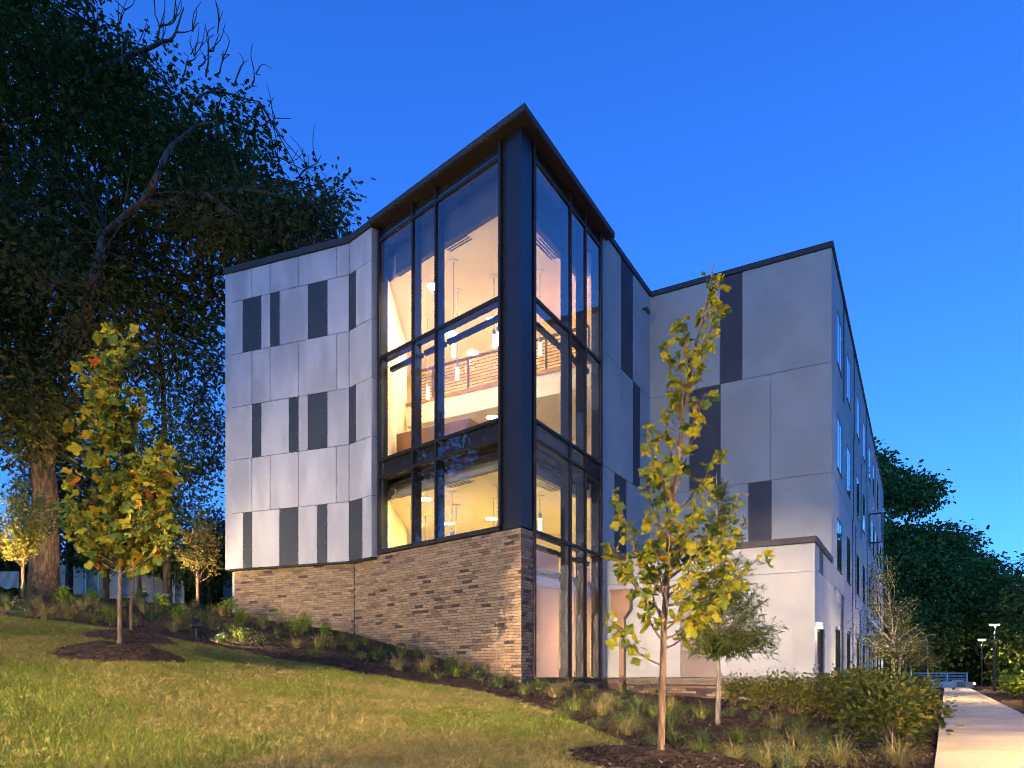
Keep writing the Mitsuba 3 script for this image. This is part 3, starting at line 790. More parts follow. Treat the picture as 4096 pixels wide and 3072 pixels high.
# wall lamp over the door, flood nozzle on the wall
wl = thing('wall_lamp', 'square pale wall lamp glowing over the side door', 'wall lamp')
part(wl, 'housing', RW.box(0.08, 0.34, 1.19, 1.32, 0.001, 0.15), 'white_metal')
part(wl, 'lens', RW.box(0.10, 0.32, 1.178, 1.189, 0.02, 0.14), 'white_metal', emitter=area(WARM, 90))
cm = GR.tx(2571)
cam_ = thing('security_camera', 'small dark camera on the grey wall beside the tower near the roof', 'camera')
hc = (HY - 1243) * (GR.pt(cm, 0)[1]) / F
part(cam_, 'bracket', cyl(GR.pt(cm, hc + .05, 0.0), GR.pt(cm, hc + 0.02, 0.14), 0.03), 'lamp_black')
part(cam_, 'body', cyl(GR.pt(cm - .03, hc + 0.06, 0.10), GR.pt(cm + 0.02, hc - 0.13, 0.22), 0.055, 14), 'lamp_black', smooth=40)
# ------------------------------------------------------------------ leaves
def tri(v, f):
    return np.array(v, float), np.array(f, int)


# blade templates: x along the leaf, y across, z out of it
L_DIAMOND = tri([(0, 0, 0), (0.45, 0.30, 0.06), (0.45, -0.30, 0.06), (1, 0, -0.05)], [(0, 2, 1), (1, 2, 3)])
L_OVAL = tri([(0, 0, 0), (0.3, 0.27, 0.05), (0.3, -0.27, 0.05), (0.7, 0.22, 0.03), (0.7, -0.22, 0.03), (1, 0, -0.1)], [(0, 2, 1), (1, 2, 4), (1, 4, 3), (3, 4, 5)])
L_NARROW = tri([(0, 0, 0), (0.5, 0.10, 0.02), (0.5, -0.10, 0.02), (1, 0, -0.06)], [(0, 2, 1), (1, 2, 3)])
L_OAK = tri([(0, 0, 0), (0.35, 0.10, 0.02), (0.42, 0.34, 0.03), (0.55, 0.12, 0.0), (0.72, 0.27, 0.0), (1, 0, -0.08), (0.72, -0.27, 0.0), (0.55, -0.12, 0.0), (0.42, -0.34, 0.03), (0.35, -0.10, 0.02)],
            [(0, 9, 1), (9, 3, 1), (1, 3, 2), (9, 7, 3), (8, 7, 9), (3, 7, 5), (3, 5, 4), (7, 6, 5)])
_tu = [(0, 0), (-0.04, 0.20), (0.10, 0.46), (0.24, 0.42), (0.36, 0.33), (0.56, 0.47), (0.78, 0.44), (0.84, 0.20), (0.74, 0.0)]
_ring = _tu + [(x, -y) for x, y in _tu[-2:0:-1]]
_cup = lambda x, y: 0.16 * abs(y) - 0.22 * (x - 0.4) ** 2 * (1 if x > 0.4 else 0.3)
L_TULIP = tri([(0.40, 0.0, 0.0)] + [(x, y, _cup(x, y)) for x, y in _ring], [(0, 1 + (i + 1) % len(_ring), 1 + i) for i in range(len(_ring))])
L_TULIP2 = tri([(0.40, 0.0, 0.0)] + [(x, y, -0.30 * abs(y) + 0.25 * y * y - 0.35 * max(0, x - 0.3) ** 2) for x, y in _ring], [(0, 1 + (i + 1) % len(_ring), 1 + i) for i in range(len(_ring))])
L_TULIP3 = tri([(0.40, 0.0, 0.0)] + [(x * 0.9, y * 0.8, 0.5 * abs(y) + 0.15 * math.sin(9 * x)) for x, y in _ring], [(0, 1 + (i + 1) % len(_ring), 1 + i) for i in range(len(_ring))])


def unit(a):
    return a / (np.linalg.norm(a, axis=-1, keepdims=True) + 1e-12)


def leaves(tpl, pos, dirs, ups, size):
    """Many leaves as one mesh."""
    d = unit(dirs)
    s = unit(np.cross(ups, d))
    n = np.cross(d, s)
    size = np.broadcast_to(size, (len(pos),))[:, None, None]
    v = pos[:, None] + size * (tpl[0][None, :, :1] * d[:, None] + tpl[0][None, :, 1:2] * s[:, None] + tpl[0][None, :, 2:] * n[:, None])
    f = tpl[1][None] + (np.arange(len(pos)) * len(tpl[0]))[:, None, None]
    return v.reshape(-1, 3), f.reshape(-1, 3)


def tint(r, n, k, cols, w, jit=0.2):
    c = np.array(cols)[r.choice(len(cols), n, p=np.array(w) / sum(w))]
    c = c * (1 + r.normal(0, jit, (n, 1))).clip(0.4, 1.8)
    return np.repeat(np.clip(c, 0.003, 0.9), k, axis=0)


def inpoly(r, poly, n):
    x0, y0, x1, y1 = poly.bounds
    out = np.zeros((0, 2))
    while len(out) < n:
        q = np.column_stack([r.uniform(x0, x1, 4 * n), r.uniform(y0, y1, 4 * n)])
        out = np.vstack([out, q[shapely.contains_xy(poly, q)]])
    return out[:n]


def volume(r, poly, n, Ym, depth, soft):
    """n points through a crown whose side view is the polygon (in 2212-wide photo pixels) and whose thickness swells towards its middle."""
    q = inpoly(r, poly, n)
    dist = np.array(shapely.distance(shapely.points(q), poly.exterior))
    Y = Ym + r.uniform(-1, 1, n) * depth * np.sqrt(np.clip(dist / soft, 0.06, 1))
    q = q * 1.85172
    return np.stack([(q[:, 0] - CX) / F * Y, Y, EYE + (HY - q[:, 1]) / F * Y], -1)


def crown(parent, seed, poly, Ym, depth, soft, clusters, per, rad, size, cols, w, tpl=L_DIAMOND, gap=0.42, gs=0.55, droop=0.35, twig=None, bark='bark_oak', base=None, name='crown', jit=0.22):
    r = np.random.default_rng(seed)
    c = volume(r, Polygon(poly), clusters, Ym, depth, soft)
    keep = meshkit.fbm(c * gs, 3, seed) > gap
    c = c[keep]
    n = len(c) * per
    off = r.normal(0, rad, (n, 3)) * [1, 1, 0.62]
    pos = np.repeat(c, per, 0) + off
    dirs = unit(off) + r.normal(0, 0.5, (n, 3)) + [0, 0, -droop]
    ups = r.normal(0, 0.55, (n, 3)) + [0, 0, 1]
    m = leaves(tpl, pos, dirs, ups, size * r.uniform(0.65, 1.25, n))
    k = len(tpl[0])
    part(parent, name, m, 'leaf', color=tint(r, n, k, cols, w, jit))
    if twig and base is not None:
        tw = []
        bt = np.array(base)
        tree_ = cKDTree(bt)
        for q in c[r.choice(len(c), min(twig, len(c)), replace=False)]:
            _, i = tree_.query(q + r.normal(0, 0.5, 3) - [0, 0, 0.8])
            b = bt[i]
            L_ = np.linalg.norm(q - b)
            mid = (q + b) / 2 + r.normal(0, 0.08 * L_, 3) + [0, 0, 0.06 * L_]
            tw.append(tube(curve([b, mid, q], 4, wob=0.0), np.linspace(0.012 + 0.006 * L_, 0.006, 9), 4))
        if tw:
            part(parent, 'twigs', cat(tw), bark, kind='stuff')
    return c


DARKLEAF = [(0.070, 0.085, 0.018), (0.095, 0.10, 0.020), (0.050, 0.065, 0.016), (0.14, 0.095, 0.020)]

# ------------------------------------------------------------------ the great oak at the left
oak = thing('oak_tree', 'huge dark oak towering at the left edge with bare twigs above its crown', 'tree')
OY = 26.0
limbs = [([(96, 1302), (98, 1200), (97, 1100), (90, 1000), (82, 900)], OY, 0.52, 0.34), ([(82, 900), (60, 780), (40, 640), (20, 480), (10, 300)], OY, 0.34, 0.12),
         ([(97, 1080), (110, 940), (100, 840), (140, 765), (180, 725), (192, 640), (212, 561), (222, 513), (260, 476), (308, 441), (376, 436), (445, 419), (530, 412), (616, 425), (690, 455)], OY - 4.2, 0.22, 0.03),
         ([(308, 441), (342, 370), (373, 318), (424, 274), (472, 258)], OY - 4.8, 0.11, 0.03), ([(60, 780), (95, 600), (120, 380), (147, 219), (205, 157), (240, 139), (291, 113), (342, 92), (376, 74), (397, 20)], OY - 1, 0.22, 0.02),
         ([(445, 419), (520, 470), (600, 520), (690, 540)], OY - 4.6, 0.07, 0.02), ([(82, 900), (110, 820), (150, 740), (170, 660), (180, 560)], OY + 2, 0.2, 0.05), ([(90, 1000), (40, 900), (-10, 850), (-60, 820)], OY - 1, 0.16, 0.06),
         ([(40, 640), (150, 560), (260, 520)], OY + 3, .12, .04), ([(20, 480), (100, 300), (180, 220), (210, 60)], OY + 2, .12, .03), ([(373, 318), (420, 220), (480, 200), (560, 220)], OY - 1.5, .06, .02)]
nodes, wood = [], []
r = np.random.default_rng(11)
for i, (pts, Y, r0, r1) in enumerate(limbs):
    join = OY if i in (2, 4, 6, 7) else Y
    p3 = [Pd(x, y, join + (Y - join) * min(1.0, j / 6.0) + (0.5 * math.sin(j * 1.7 + i) if 0 < j else 0)) for j, (x, y) in enumerate(pts)]
    if i == 0:
        p3[0][2] -= 0.5
    c_ = curve(p3, 6, seed=i, wob=0.03)
    rad_ = np.linspace(r0, r1, len(c_))
    if i == 0:
        rad_[:5] *= np.array([1.5, 1.28, 1.14, 1.06, 1.02])
    nodes += list(c_[2:])
    (part(oak, 'trunk', tube(c_, rad_, 16), 'bark_oak', smooth=True) if i == 0 else part(oak, 'branch', tube(c_, rad_, 8), 'bark_oak', smooth=True))
# dead twigs above the crown
dead = [[(262, 140), (268, 95), (258, 50), (250, 0)], [(258, 50), (270, 20)], [(340, 95), (345, 60), (335, 25), (332, -10)], [(345, 60), (375, 42), (380, -5)], [(376, 74), (415, 68)], [(445, 165), (452, 110), (450, 80), (468, 50)], [(452, 110), (470, 72)],
        [(395, 165), (405, 140), (412, 118)], [(405, 140), (420, 122)], [(505, 185), (515, 160), (525, 138)], [(545, 185), (552, 160), (548, 148)], [(330, 150), (310, 130), (300, 90)], [(640, 385), (660, 365), (685, 350), (690, 330)], [(570, 270), (590, 255), (580, 230)], [(600, 380), (640, 395), (680, 400), (720, 390)],
        [(430, 150), (440, 125), (432, 105)], [(470, 160), (480, 130), (495, 118)], [(360, 110), (352, 80), (358, 55)], [(590, 340), (622, 352), (640, 345)]]
tw = [tube(curve([Pd(x, y, OY - 1.5 + 0.3 * j) for j, (x, y) in enumerate(q)], 5, seed=i, wob=0.05), np.linspace(0.036, 0.009, 5 * (len(q) - 1) + 1), 5) for i, q in enumerate(dead)]
for i, q in enumerate(dead):
    for j in range(3):
        a = Pd(*q[min(1 + j % 2, len(q) - 1)], OY - 1.4)
        e = a + r.normal(0, 0.35, 3) + [0.1, 0, 0.6]
        tw.append(tube(curve([a, (a + e) / 2 + r.normal(0, 0.08, 3), e], 3), np.linspace(0.02, 0.008, 7), 4))
part(oak, 'dead_twigs', cat(tw), 'bark_oak', kind='stuff')
OAKPOLY = [(-200, -120), (205, -120), (200, 0), (232, 70), (255, 120), (300, 100), (345, 90), (350, 125), (310, 150), (350, 160), (400, 160), (440, 165), (480, 185), (520, 195), (565, 195), (575, 215), (545, 240), (580, 270), (585, 300), (608, 330), (590, 352), (560, 370), (575, 400),
           (600, 420), (640, 425), (670, 380), (695, 362), (715, 355), (725, 395), (742, 415), (730, 440), (736, 490), (720, 525), (660, 560), (560, 590), (500, 620), (470, 700), (380, 740), (300, 790), (230, 820), (190, 900), (150, 960), (60, 1000), (0, 1010), (-200, 900)]
crown(oak, 21, OAKPOLY, OY + 0.5, 4.6, 150, 6000, 16, 0.42, 0.26, DARKLEAF, [4, 3, 4, 1], L_OAK, gap=0.465, gs=0.42, twig=420, base=nodes)
crown(oak, 22, [(330, 440), (480, 380), (620, 420), (745, 400), (735, 520), (600, 560), (420, 520)], OY - 3.6, 1.6, 60, 380, 14, 0.36, 0.22, [(0.075, 0.09, 0.03), (0.10, 0.09, 0.03)], [2, 1], L_OAK, gap=0.36, gs=0.9, twig=160, base=nodes, name='outer_foliage')
crown(oak, 23, [(-40, 300), (120, 320), (260, 560), (300, 740), (180, 800), (100, 980), (-40, 960)], OY - 3.2, 2.5, 80, 700, 14, 0.42, 0.24, [(0.075, 0.085, 0.026), (0.11, 0.09, 0.028)], [2, 1], L_OAK, gap=0.46, gs=0.6, twig=90, base=nodes, name='outer_foliage')


def back_tree(name, label, trunk, Y, r0, poly, depth, soft, clusters, per, rad, size, cols, w, tpl=L_DIAMOND, bark='bark_oak', gap=0.42, gs=0.6, seed=1, nb=14, group=None, twig=60, droop=0.3):
    t = thing(name, label, 'tree', group)
    p3 = [Pd(x, y, Y) for x, y in trunk]
    p3[0][2] = min(p3[0][2], float(ground(p3[0][0], p3[0][1]))) - 0.15
    c_ = curve(p3, 6, seed=seed, wob=0.02)
    part(t, 'trunk', tube(c_, np.linspace(r0, r0 * 0.25, len(c_)), 10), bark, smooth=True)
    rr = np.random.default_rng(seed)
    tips = volume(rr, Polygon(poly), nb, Y, depth, soft)
    nd = list(c_[len(c_) // 3:])
    br = []
    for q in tips:
        i = int(rr.integers(len(c_) // 4, len(c_)))
        cand = c_[len(c_) // 5:]
        b = cand[np.argmin(np.abs(cand[:, 2] - (q[2] - 0.45 * np.linalg.norm((q - cand[0])[:2]))))]
        L_ = np.linalg.norm(q - b)
        cv = curve([b, b * 0.5 + q * 0.5 + rr.normal(0, 0.06 * L_, 3) + [0, 0, 0.05 * L_], q], 6)
        br.append(tube(cv, np.linspace(r0 * 0.28, r0 * 0.05 + 0.004, len(cv)), 6))
        nd += list(cv)
    for m in br:
        part(t, 'branch', m, bark, smooth=True)
    crown(t, seed + 50, poly, Y, depth, soft, clusters, per, rad, size, cols, w, tpl, gap=gap, gs=gs, twig=twig, bark=bark, base=nd, droop=droop)
    return t


MID = [(0.065, 0.10, 0.036), (0.085, 0.12, 0.04), (0.055, 0.08, 0.03)]
back_tree('maple_tree', 'slim dark tree with a pale lit lower trunk beside the building', [(361, 1314), (362, 1150), (358, 980), (350, 800), (335, 650)], 27, 0.17,
          [(300, 720), (400, 700), (484, 690), (484, 790), (470, 900), (484, 985), (486, 1130), (420, 1170), (440, 1220), (330, 1240), (250, 1200), (290, 1000), (310, 860)], 2.8, 60, 1300, 14, 0.34, 0.20, MID, [3, 2, 3], L_OAK, gap=0.47, gs=0.8, seed=3)
back_tree('maple_tree', 'dark woodland tree behind the tarpaulin, furthest left of the thin trunks', [(148, 1302), (150, 1200), (146, 1050), (150, 900)], 31, 0.18, [(60, 900), (250, 860), (300, 1000), (320, 1180), (230, 1220), (120, 1180), (70, 1080)], 3.0, 60, 1100, 13, 0.4, 0.22, MID, [3, 2, 3], L_OAK, gap=0.42, gs=0.7, seed=5)
back_tree('maple_tree', 'dark woodland tree with a thin trunk behind the tall autumn sapling', [(227, 1306), (228, 1200), (224, 1100), (226, 1000)], 31, 0.14, [(150, 1020), (300, 1000), (320, 1150), (290, 1215), (180, 1225), (140, 1120)], 2.5, 50, 700, 13, 0.36, 0.2, MID, [3, 2, 3], L_OAK, gap=0.42, gs=0.7, seed=6)
back_tree('maple_tree', 'thin dark tree in front of the white tarpaulin, right of the tall autumn sapling', [(302, 1308), (302, 1220), (300, 1140), (296, 1060)], 30, 0.09, [(240, 1080), (360, 1060), (380, 1180), (330, 1215), (250, 1210)], 2.0, 50, 420, 12, 0.34, 0.18, MID, [3, 2, 3], L_OAK, gap=0.42, gs=0.8, seed=7)
back_tree('maple_tree', 'dark leafy tree behind the building edge at far left, low against the house', [(455, 1300), (452, 1200), (450, 1130)], 34, 0.12, [(400, 1120), (500, 1110), (520, 1220), (505, 1260), (470, 1235), (440, 1290), (395, 1250)], 2.2, 40, 500, 12, 0.36, 0.2, MID, [3, 2, 2], L_OAK, gap=0.40, gs=0.8, seed=8)
# dark wood far behind the fence
wd = thing('woodland', 'dark mass of woodland behind the fence at the left', 'woodland')
labels[wd]['kind'] = 'stuff'
r = np.random.default_rng(77)
n = 52000
X = r.uniform(-52, -6, n); Yw = r.uniform(44, 58, n); Hh = 3.5 + 5.5 * meshkit.fbm(np.stack([X * 0.25, Yw * 0.2, X * 0], -1), 3, 2)
pos = np.stack([X, Yw, 3.2 + Hh * r.random(n) ** 0.8], -1)
whole(wd, leaves(L_DIAMOND, pos, r.normal(0, 1, (n, 3)), r.normal(0, .6, (n, 3)) + [0, 0, 1], 0.55 * r.uniform(0.6, 1.3, n)), 'leaf', color=tint(r, n, 4, DARKLEAF[:3], [1, 1, 1]))

# ------------------------------------------------------------------ trees at the right
RLEAF = [(0.13, 0.20, 0.050), (0.16, 0.21, 0.050), (0.10, 0.165, 0.045)]
back_tree('poplar_tree', 'tall dark tree rising behind the far end of the long wing', [(1900, 1460), (1898, 1300), (1890, 1150), (1885, 1040)], 66, 0.35, [(1850, 960), (1895, 985), (1915, 1000), (1945, 1035), (1985, 1035), (2030, 1055), (2015, 1085), (1990, 1105), (1950, 1120), (1935, 1160), (1880, 1180), (1850, 1150)], 4.5, 40, 800, 16, 0.62, 0.42, RLEAF, [2, 2, 2], L_OVAL, gap=0.43, gs=0.32, seed=31, nb=18)
back_tree('broad_tree', 'broad dark tree mass behind the birches and the far railing', [(2010, 1470), (2010, 1350), (2005, 1250)], 68, 0.45, [(1900, 1150), (1960, 1140), (2010, 1150), (2060, 1150), (2095, 1160), (2110, 1190), (2135, 1215), (2150, 1235), (2175, 1270), (2160, 1310), (2120, 1340), (2110, 1420), (1990, 1470), (1900, 1470)], 7, 60, 2900, 16, 0.72, 0.46, RLEAF, [2, 2, 2], L_OVAL, gap=0.36, gs=0.3, seed=32, nb=24)
back_tree('broad_tree', 'shadowed tree at the right edge behind the path lamps', [(2225, 1490), (2225, 1380), (2222, 1290)], 62, 0.4, [(2195, 1245), (2215, 1225), (2300, 1180), (2340, 1300), (2300, 1460), (2180, 1480), (2150, 1400), (2160, 1310), (2180, 1290)], 6, 50, 1500, 16, 0.7, 0.44, RLEAF, [2, 2, 2], L_OVAL, gap=0.34, gs=0.3, seed=33, nb=14)
back_tree('broad_tree', 'lowest dark tree directly behind the two path lamps', [(2110, 1480), (2110, 1430), (2105, 1380)], 74, 0.3, [(2040, 1350), (2110, 1330), (2190, 1310), (2200, 1490), (1990, 1495), (1980, 1400)], 5, 50, 1500, 16, 0.7, 0.46, RLEAF, [2, 2, 2], L_OVAL, gap=0.30, gs=0.3, seed=34, nb=10)


for i, (x, y, h) in enumerate([(-27, 14, 15), (-31, 5, 14), (-24, 22, 16), (-30, 25, 17)]):
    t = thing('oak_tree', ['oak to the left of the view across the lawn', 'oak left of the camera, furthest from the building', 'oak beside the great oak, outside the view at left', 'oak behind the great oak, outside the view at left'][i], 'tree')
    rr = np.random.default_rng(300 + i); z0 = float(ground(x, y))
    part(t, 'trunk', tube(curve([(x, y, z0 - .3), (x + .1, y, z0 + 3), (x, y + .2, z0 + h * .8)], 6), np.linspace(.4, .08, 13), 10), 'bark_oak', smooth=True)
    n = 500; c = rr.normal(0, 1, (n, 3)); c = c / np.linalg.norm(c, axis=1, keepdims=True) * (rr.random((n, 1)) ** .4) * [4.2, 4.2, h * .36] + [x, y, z0 + h * .62]
    pos = np.repeat(c, 14, 0) + rr.normal(0, .5, (n * 14, 3)); n = len(pos)
    part(t, 'crown', leaves(L_OAK, pos, rr.normal(0, 1, (n, 3)), rr.normal(0, .6, (n, 3)) + [0, 0, 1], .42 * rr.uniform(.6, 1.3, n)), 'leaf', color=tint(rr, n, 10, DARKLEAF, [3, 3, 3, 1]))

# ------------------------------------------------------------------ young trees
TL_MATS = []
for i, c_ in enumerate([(0.30, 0.285, 0.03), (0.36, 0.295, 0.025), (0.18, 0.21, 0.03), (0.38, 0.235, 0.02), (0.10, 0.145, 0.035), (0.36, 0.10, 0.02)]):
    scene[f'tulip_leaf_{i}'] = {'type': 'principledthin', 'base_color': mikit.proc((lambda c: lambda p, n, uv: mikit.mix(tuple(x * 0.72 for x in c), tuple(min(0.8, x * 1.22) for x in c), mikit.fbm(p.x * 22, p.y * 22, p.z * 22, 2)))(c_)), 'roughness': 0.5, 'diff_trans': 0.75}
    TL_MATS.append(f'tulip_leaf_{i}')


def frame_of(pos, d, up, s):
    d = d / np.linalg.norm(d); y = np.cross(up, d); y /= np.linalg.norm(y); z = np.cross(d, y)
    m = np.eye(4); m[:3, 0], m[:3, 1], m[:3, 2], m[:3, 3] = d * s, y * s, z * s, pos
    return T(m.tolist())


TPLS = [L_TULIP, L_TULIP2, L_TULIP3]


def tulip_tree(label, trunk, Y, r0, ends, seed, leaf, per, mats_w, nparts=300, dens=(0.35, 1.0)):
    t = thing('tulip_tree', label, 'tree')
    rr = np.random.default_rng(seed)
    p3 = [Pd(x, y, Y) for x, y in trunk]
    p3[0][2] -= 0.2
    c_ = curve(p3, 8, seed=seed, wob=0.006)
    part(t, 'trunk', tube(c_, r0 * np.linspace(1, 0.12, len(c_)) ** 0.8, 12), 'bark_young', smooth=True)
    plies = {}
    spots = []
    for e in ends:
        q = Pd(e[0], e[1], Y + e[2])
        zb = EYE + (HY - e[3] * 1.85172) / F * Y
        b = c_[np.argmin(np.abs(c_[:, 2] - zb))]
        L_ = np.linalg.norm(q - b)
        mid = b + (q - b) * 0.5 + [0, 0, -0.10 * L_] + rr.normal(0, 0.03 * L_, 3)
        cv = curve([b, mid, q], 7, seed=seed, wob=0.004)
        part(t, 'branch', tube(cv, np.linspace(0.006 + 0.007 * L_, 0.0022, len(cv)), 6), 'bark_young', smooth=True)
        for k in range(int(per * (0.5 + L_))):
            s = rr.uniform(*dens)
            base = cv[int(s * (len(cv) - 1))]
            spots.append((base, q - b))
        spots += [(q, q - b)] * 3
    spots += [(c_[-1 - int(rr.integers(0, 9))], np.array([rr.normal(), rr.normal(), 1.0])) for _ in range(10)]
    petiole, made = [], 0
    rest = {}
    order = rr.permutation(len(spots))
    for oi in order:
        base, bd = spots[oi]
        dv = unit(bd) * 0.5 + rr.normal(0, 0.75, 3) + [0, 0, 0.15]
        pe = base + unit(dv) * leaf * rr.uniform(0.4, 0.9)
        ld = unit(dv) * 0.6 + rr.normal(0, 0.5, 3) + [0, 0, -0.55]
        up = rr.normal(0, 0.55, 3) + [0, -0.35, 0.8]
        petiole.append(tube([base, (base + pe) / 2 + [0, 0, 0.01], pe], [0.0016, 0.0014, 0.0012], 3))
        mi_ = int(rr.choice(len(TL_MATS), p=np.array(mats_w) / sum(mats_w)))
        ti = int(rr.integers(0, 3))
        sz = leaf * rr.uniform(0.55, 1.35)
        if made < nparts:
            if (ti, mi_) not in plies:
                plies[(ti, mi_)] = mikit.ply(TPLS[ti], TL_MATS[mi_], smooth=False)
            part(t, 'leaf', {**plies[(ti, mi_)], 'to_world': frame_of(pe, ld, up, sz)}, None)
            made += 1
        else:
            rest.setdefault(mi_, []).append(leaves(TPLS[ti], pe[None], ld[None], up[None], sz))
    part(t, 'leaf_stalks', cat(petiole), 'bark_young', kind='stuff')
    for j, (m_, ms) in enumerate(rest.items()):
        scene[f'{t}__foliage__{j + 1:03d}'] = mikit.ply(cat(ms), TL_MATS[m_])
    if rest:
        labels[f'{t}__foliage'] = {'kind': 'stuff'}
    return t


rr = np.random.default_rng(5)
ends = [(1322, 1345, -.1, 1440), (1318, 1185, .1, 1330), (1335, 1075, -.1, 1300), (1372, 1160, .2, 1290), (1405, 1130, -.2, 1270), (1600, 1080, .1, 1260), (1590, 1150, -.2, 1270), (1640, 1205, -.1, 1310), (1600, 1250, .15, 1350), (1560, 1290, -.2, 1380),
        (1555, 1130, .2, 1240), (1515, 1190, -.3, 1290), (1392, 1035, .1, 1180), (1395, 930, -.1, 1080), (1550, 985, .1, 1110), (1530, 1060, -.25, 1180), (1440, 890, .1, 1000), (1435, 745, -.1, 880), (1555, 670, .1, 790), (1520, 860, -.15, 960), (1475, 690, .1, 800),
        (1525, 730, -.1, 850), (1490, 950, .2, 1060), (1400, 1235, .2, 1340), (1350, 1215, -.2, 1330), (1480, 1250, -.35, 1360), (1450, 1090, -.3, 1200), (1425, 1010, .3, 1130), (1465, 1150, .35, 1280), (1530, 1330, .25, 1395), (1395, 1290, -.3, 1380), (1465, 970, -.25, 1080), (1545, 620, 0, 720), (1420, 1180, -.1, 1300), (1500, 1110, .1, 1230), (1570, 1215, .3, 1300), (1448, 820, .15, 930), (1500, 790, -.1, 900)]
tulip_tree('young tulip tree with sparse yellow green leaves standing before the low wing', [(1428, 1655), (1431, 1500), (1436, 1350), (1445, 1200), (1456, 1060), (1472, 920), (1495, 780), (1520, 680), (1543, 574)], 5.8, 0.030, ends, 2, 0.080, 20, [5, 4, 3, 0.6, 1.6, 0.05], dens=(0.45, 1.0))
poly_l = Polygon([(250, 688), (285, 715), (303, 760), (308, 840), (340, 890), (372, 960), (400, 1040), (412, 1100), (385, 1150), (340, 1190), (255, 1175), (180, 1185), (135, 1150), (125, 1085), (160, 1000), (150, 960), (175, 890), (170, 810), (200, 760), (220, 720)])
q = inpoly(rr, poly_l, 62)
ends = [(x, y, rr.uniform(-.8, .8) * (0.25 + 0.55 * (y - 690) / 450), min(y + 60 + 0.55 * abs(x - 256), 1240)) for x, y in q]
tulip_tree('densely leaved autumn tulip sapling in the nearer round mulch mound on the lawn', [(258, 1412), (259, 1300), (263, 1180), (266, 1050), (262, 920), (254, 800), (250, 712)], 9.0, 0.028, ends, 9, 0.122, 20, [3, 2.5, 4, 1.6, 3, 0.25], dens=(0.3, 1.0))
poly_2 = Polygon([(290, 900), (330, 930), (370, 1010), (400, 1080), (380, 1180), (310, 1215), (240, 1190), (230, 1080), (260, 960)])
q = inpoly(rr, poly_2, 24)
ends = [(x, y, rr.uniform(-.8, .8), min(y + 50 + 0.5 * abs(x - 292), 1290)) for x, y in q]
tulip_tree('second tulip sapling in the further mulch mound, half hidden behind the nearer one', [(282, 1378), (284, 1300), (292, 1200), (300, 1080), (300, 960)], 12.5, 0.032, ends, 14, 0.125, 10, [2, 3, 4, 2, 3, 0.3])


def small_tree(name, label, trunk, Y, r0, poly, depth, nb, nleaf, leaf, tpl, cols, w, bark, seed, low=None, group=None, spread=0.16, cat_='tree', tip=(0.35, 1.0)):
    t = thing(name, label, cat_, group)
    rr = np.random.default_rng(seed)
    p3 = [Pd(x, y, Y) for x, y in trunk]
    p3[0][2] = min(p3[0][2], float(ground(p3[0][0], Y))) - 0.15
    c_ = curve(p3, 8, seed=seed, wob=0.008)
    part(t, 'trunk', tube(c_, r0 * np.linspace(1, 0.1, len(c_)) ** 0.8, 10), bark, smooth=True)
    tips = volume(rr, Polygon(poly), nb, Y, depth, 30)
    br, pos, dv = [], [], []
    zl = EYE + (HY - (low or trunk[1][1]) * 1.85172) / F * Y
    cand = c_[c_[:, 2] >= zl]
    for q in tips:
        b = cand[np.argmin(np.abs(cand[:, 2] - (q[2] - 0.75 * np.linalg.norm((q - p3[0])[:2]))))]
        L_ = np.linalg.norm(q - b)
        cv = curve([b, b * 0.5 + q * 0.5 + rr.normal(0, 0.05 * L_, 3), q], 7)
        br.append(tube(cv, np.linspace(0.004 + 0.006 * L_, 0.0025, len(cv)), 5))
        m = int(nleaf / nb)
        s = rr.uniform(*tip, m)
        pos.append(cv[(s * (len(cv) - 1)).astype(int)] + rr.normal(0, spread * 0.6, (m, 3)))
        dv.append(np.tile(q - b, (m, 1)) / (L_ + 1e-6))
    for m in br[:80]:
        part(t, 'branch', m, bark, smooth=True)
    if br[80:]:
        part(t, 'twigs', cat(br[80:]), bark, kind='stuff')
    pos, dv = np.vstack(pos), np.vstack(dv)
    n = len(pos)
    part(t, 'crown', leaves(tpl, pos, dv * 0.6 + rr.normal(0, 0.6, (n, 3)) + [0, 0, -0.25], rr.normal(0, 0.6, (n, 3)) + [0, 0, 1], leaf * rr.uniform(0.6, 1.25, n)), 'leaf', color=tint(rr, n, len(tpl[0]), cols, w))
    return t


small_tree('willow_oak', 'narrow leaved young oak with a pale trunk before the low wing', [(1551, 1568), (1551, 1420), (1552, 1300), (1548, 1180), (1548, 1020)], 9.6, 0.036,
           [(1548, 1010), (1575, 1080), (1620, 1130), (1610, 1180), (1620, 1220), (1660, 1270), (1690, 1300), (1660, 1325), (1715, 1340), (1685, 1365), (1690, 1420), (1640, 1400), (1610, 1430), (1550, 1425), (1520, 1405), (1450, 1420), (1475, 1360), (1500, 1310), (1480, 1260), (1500, 1190), (1530, 1120)], 0.75, 170, 9500, 0.095, L_NARROW,
           [(0.085, 0.115, 0.022), (0.12, 0.14, 0.03), (0.055, 0.085, 0.02), (0.22, 0.09, 0.03)], [4, 3, 3, 0.3], 'bark_grey', 41, low=1415, spread=0.06)
YEL = [(0.32, 0.30, 0.06), (0.24, 0.26, 0.055), (0.38, 0.30, 0.06)]
small_tree('cherry_tree', 'small yellow leaved tree glowing in an uplight at the far left', [(49, 1288), (50, 1200), (52, 1120), (54, 1030)], 20, 0.055, [(50, 1010), (80, 1040), (110, 1070), (140, 1110), (110, 1150), (60, 1190), (20, 1190), (-30, 1170), (-70, 1130), (-30, 1060), (20, 1040)], 1.4, 90, 4200, 0.10, L_OVAL, YEL, [3, 3, 2], 'bark_young', 42, low=1235, spread=0.12)
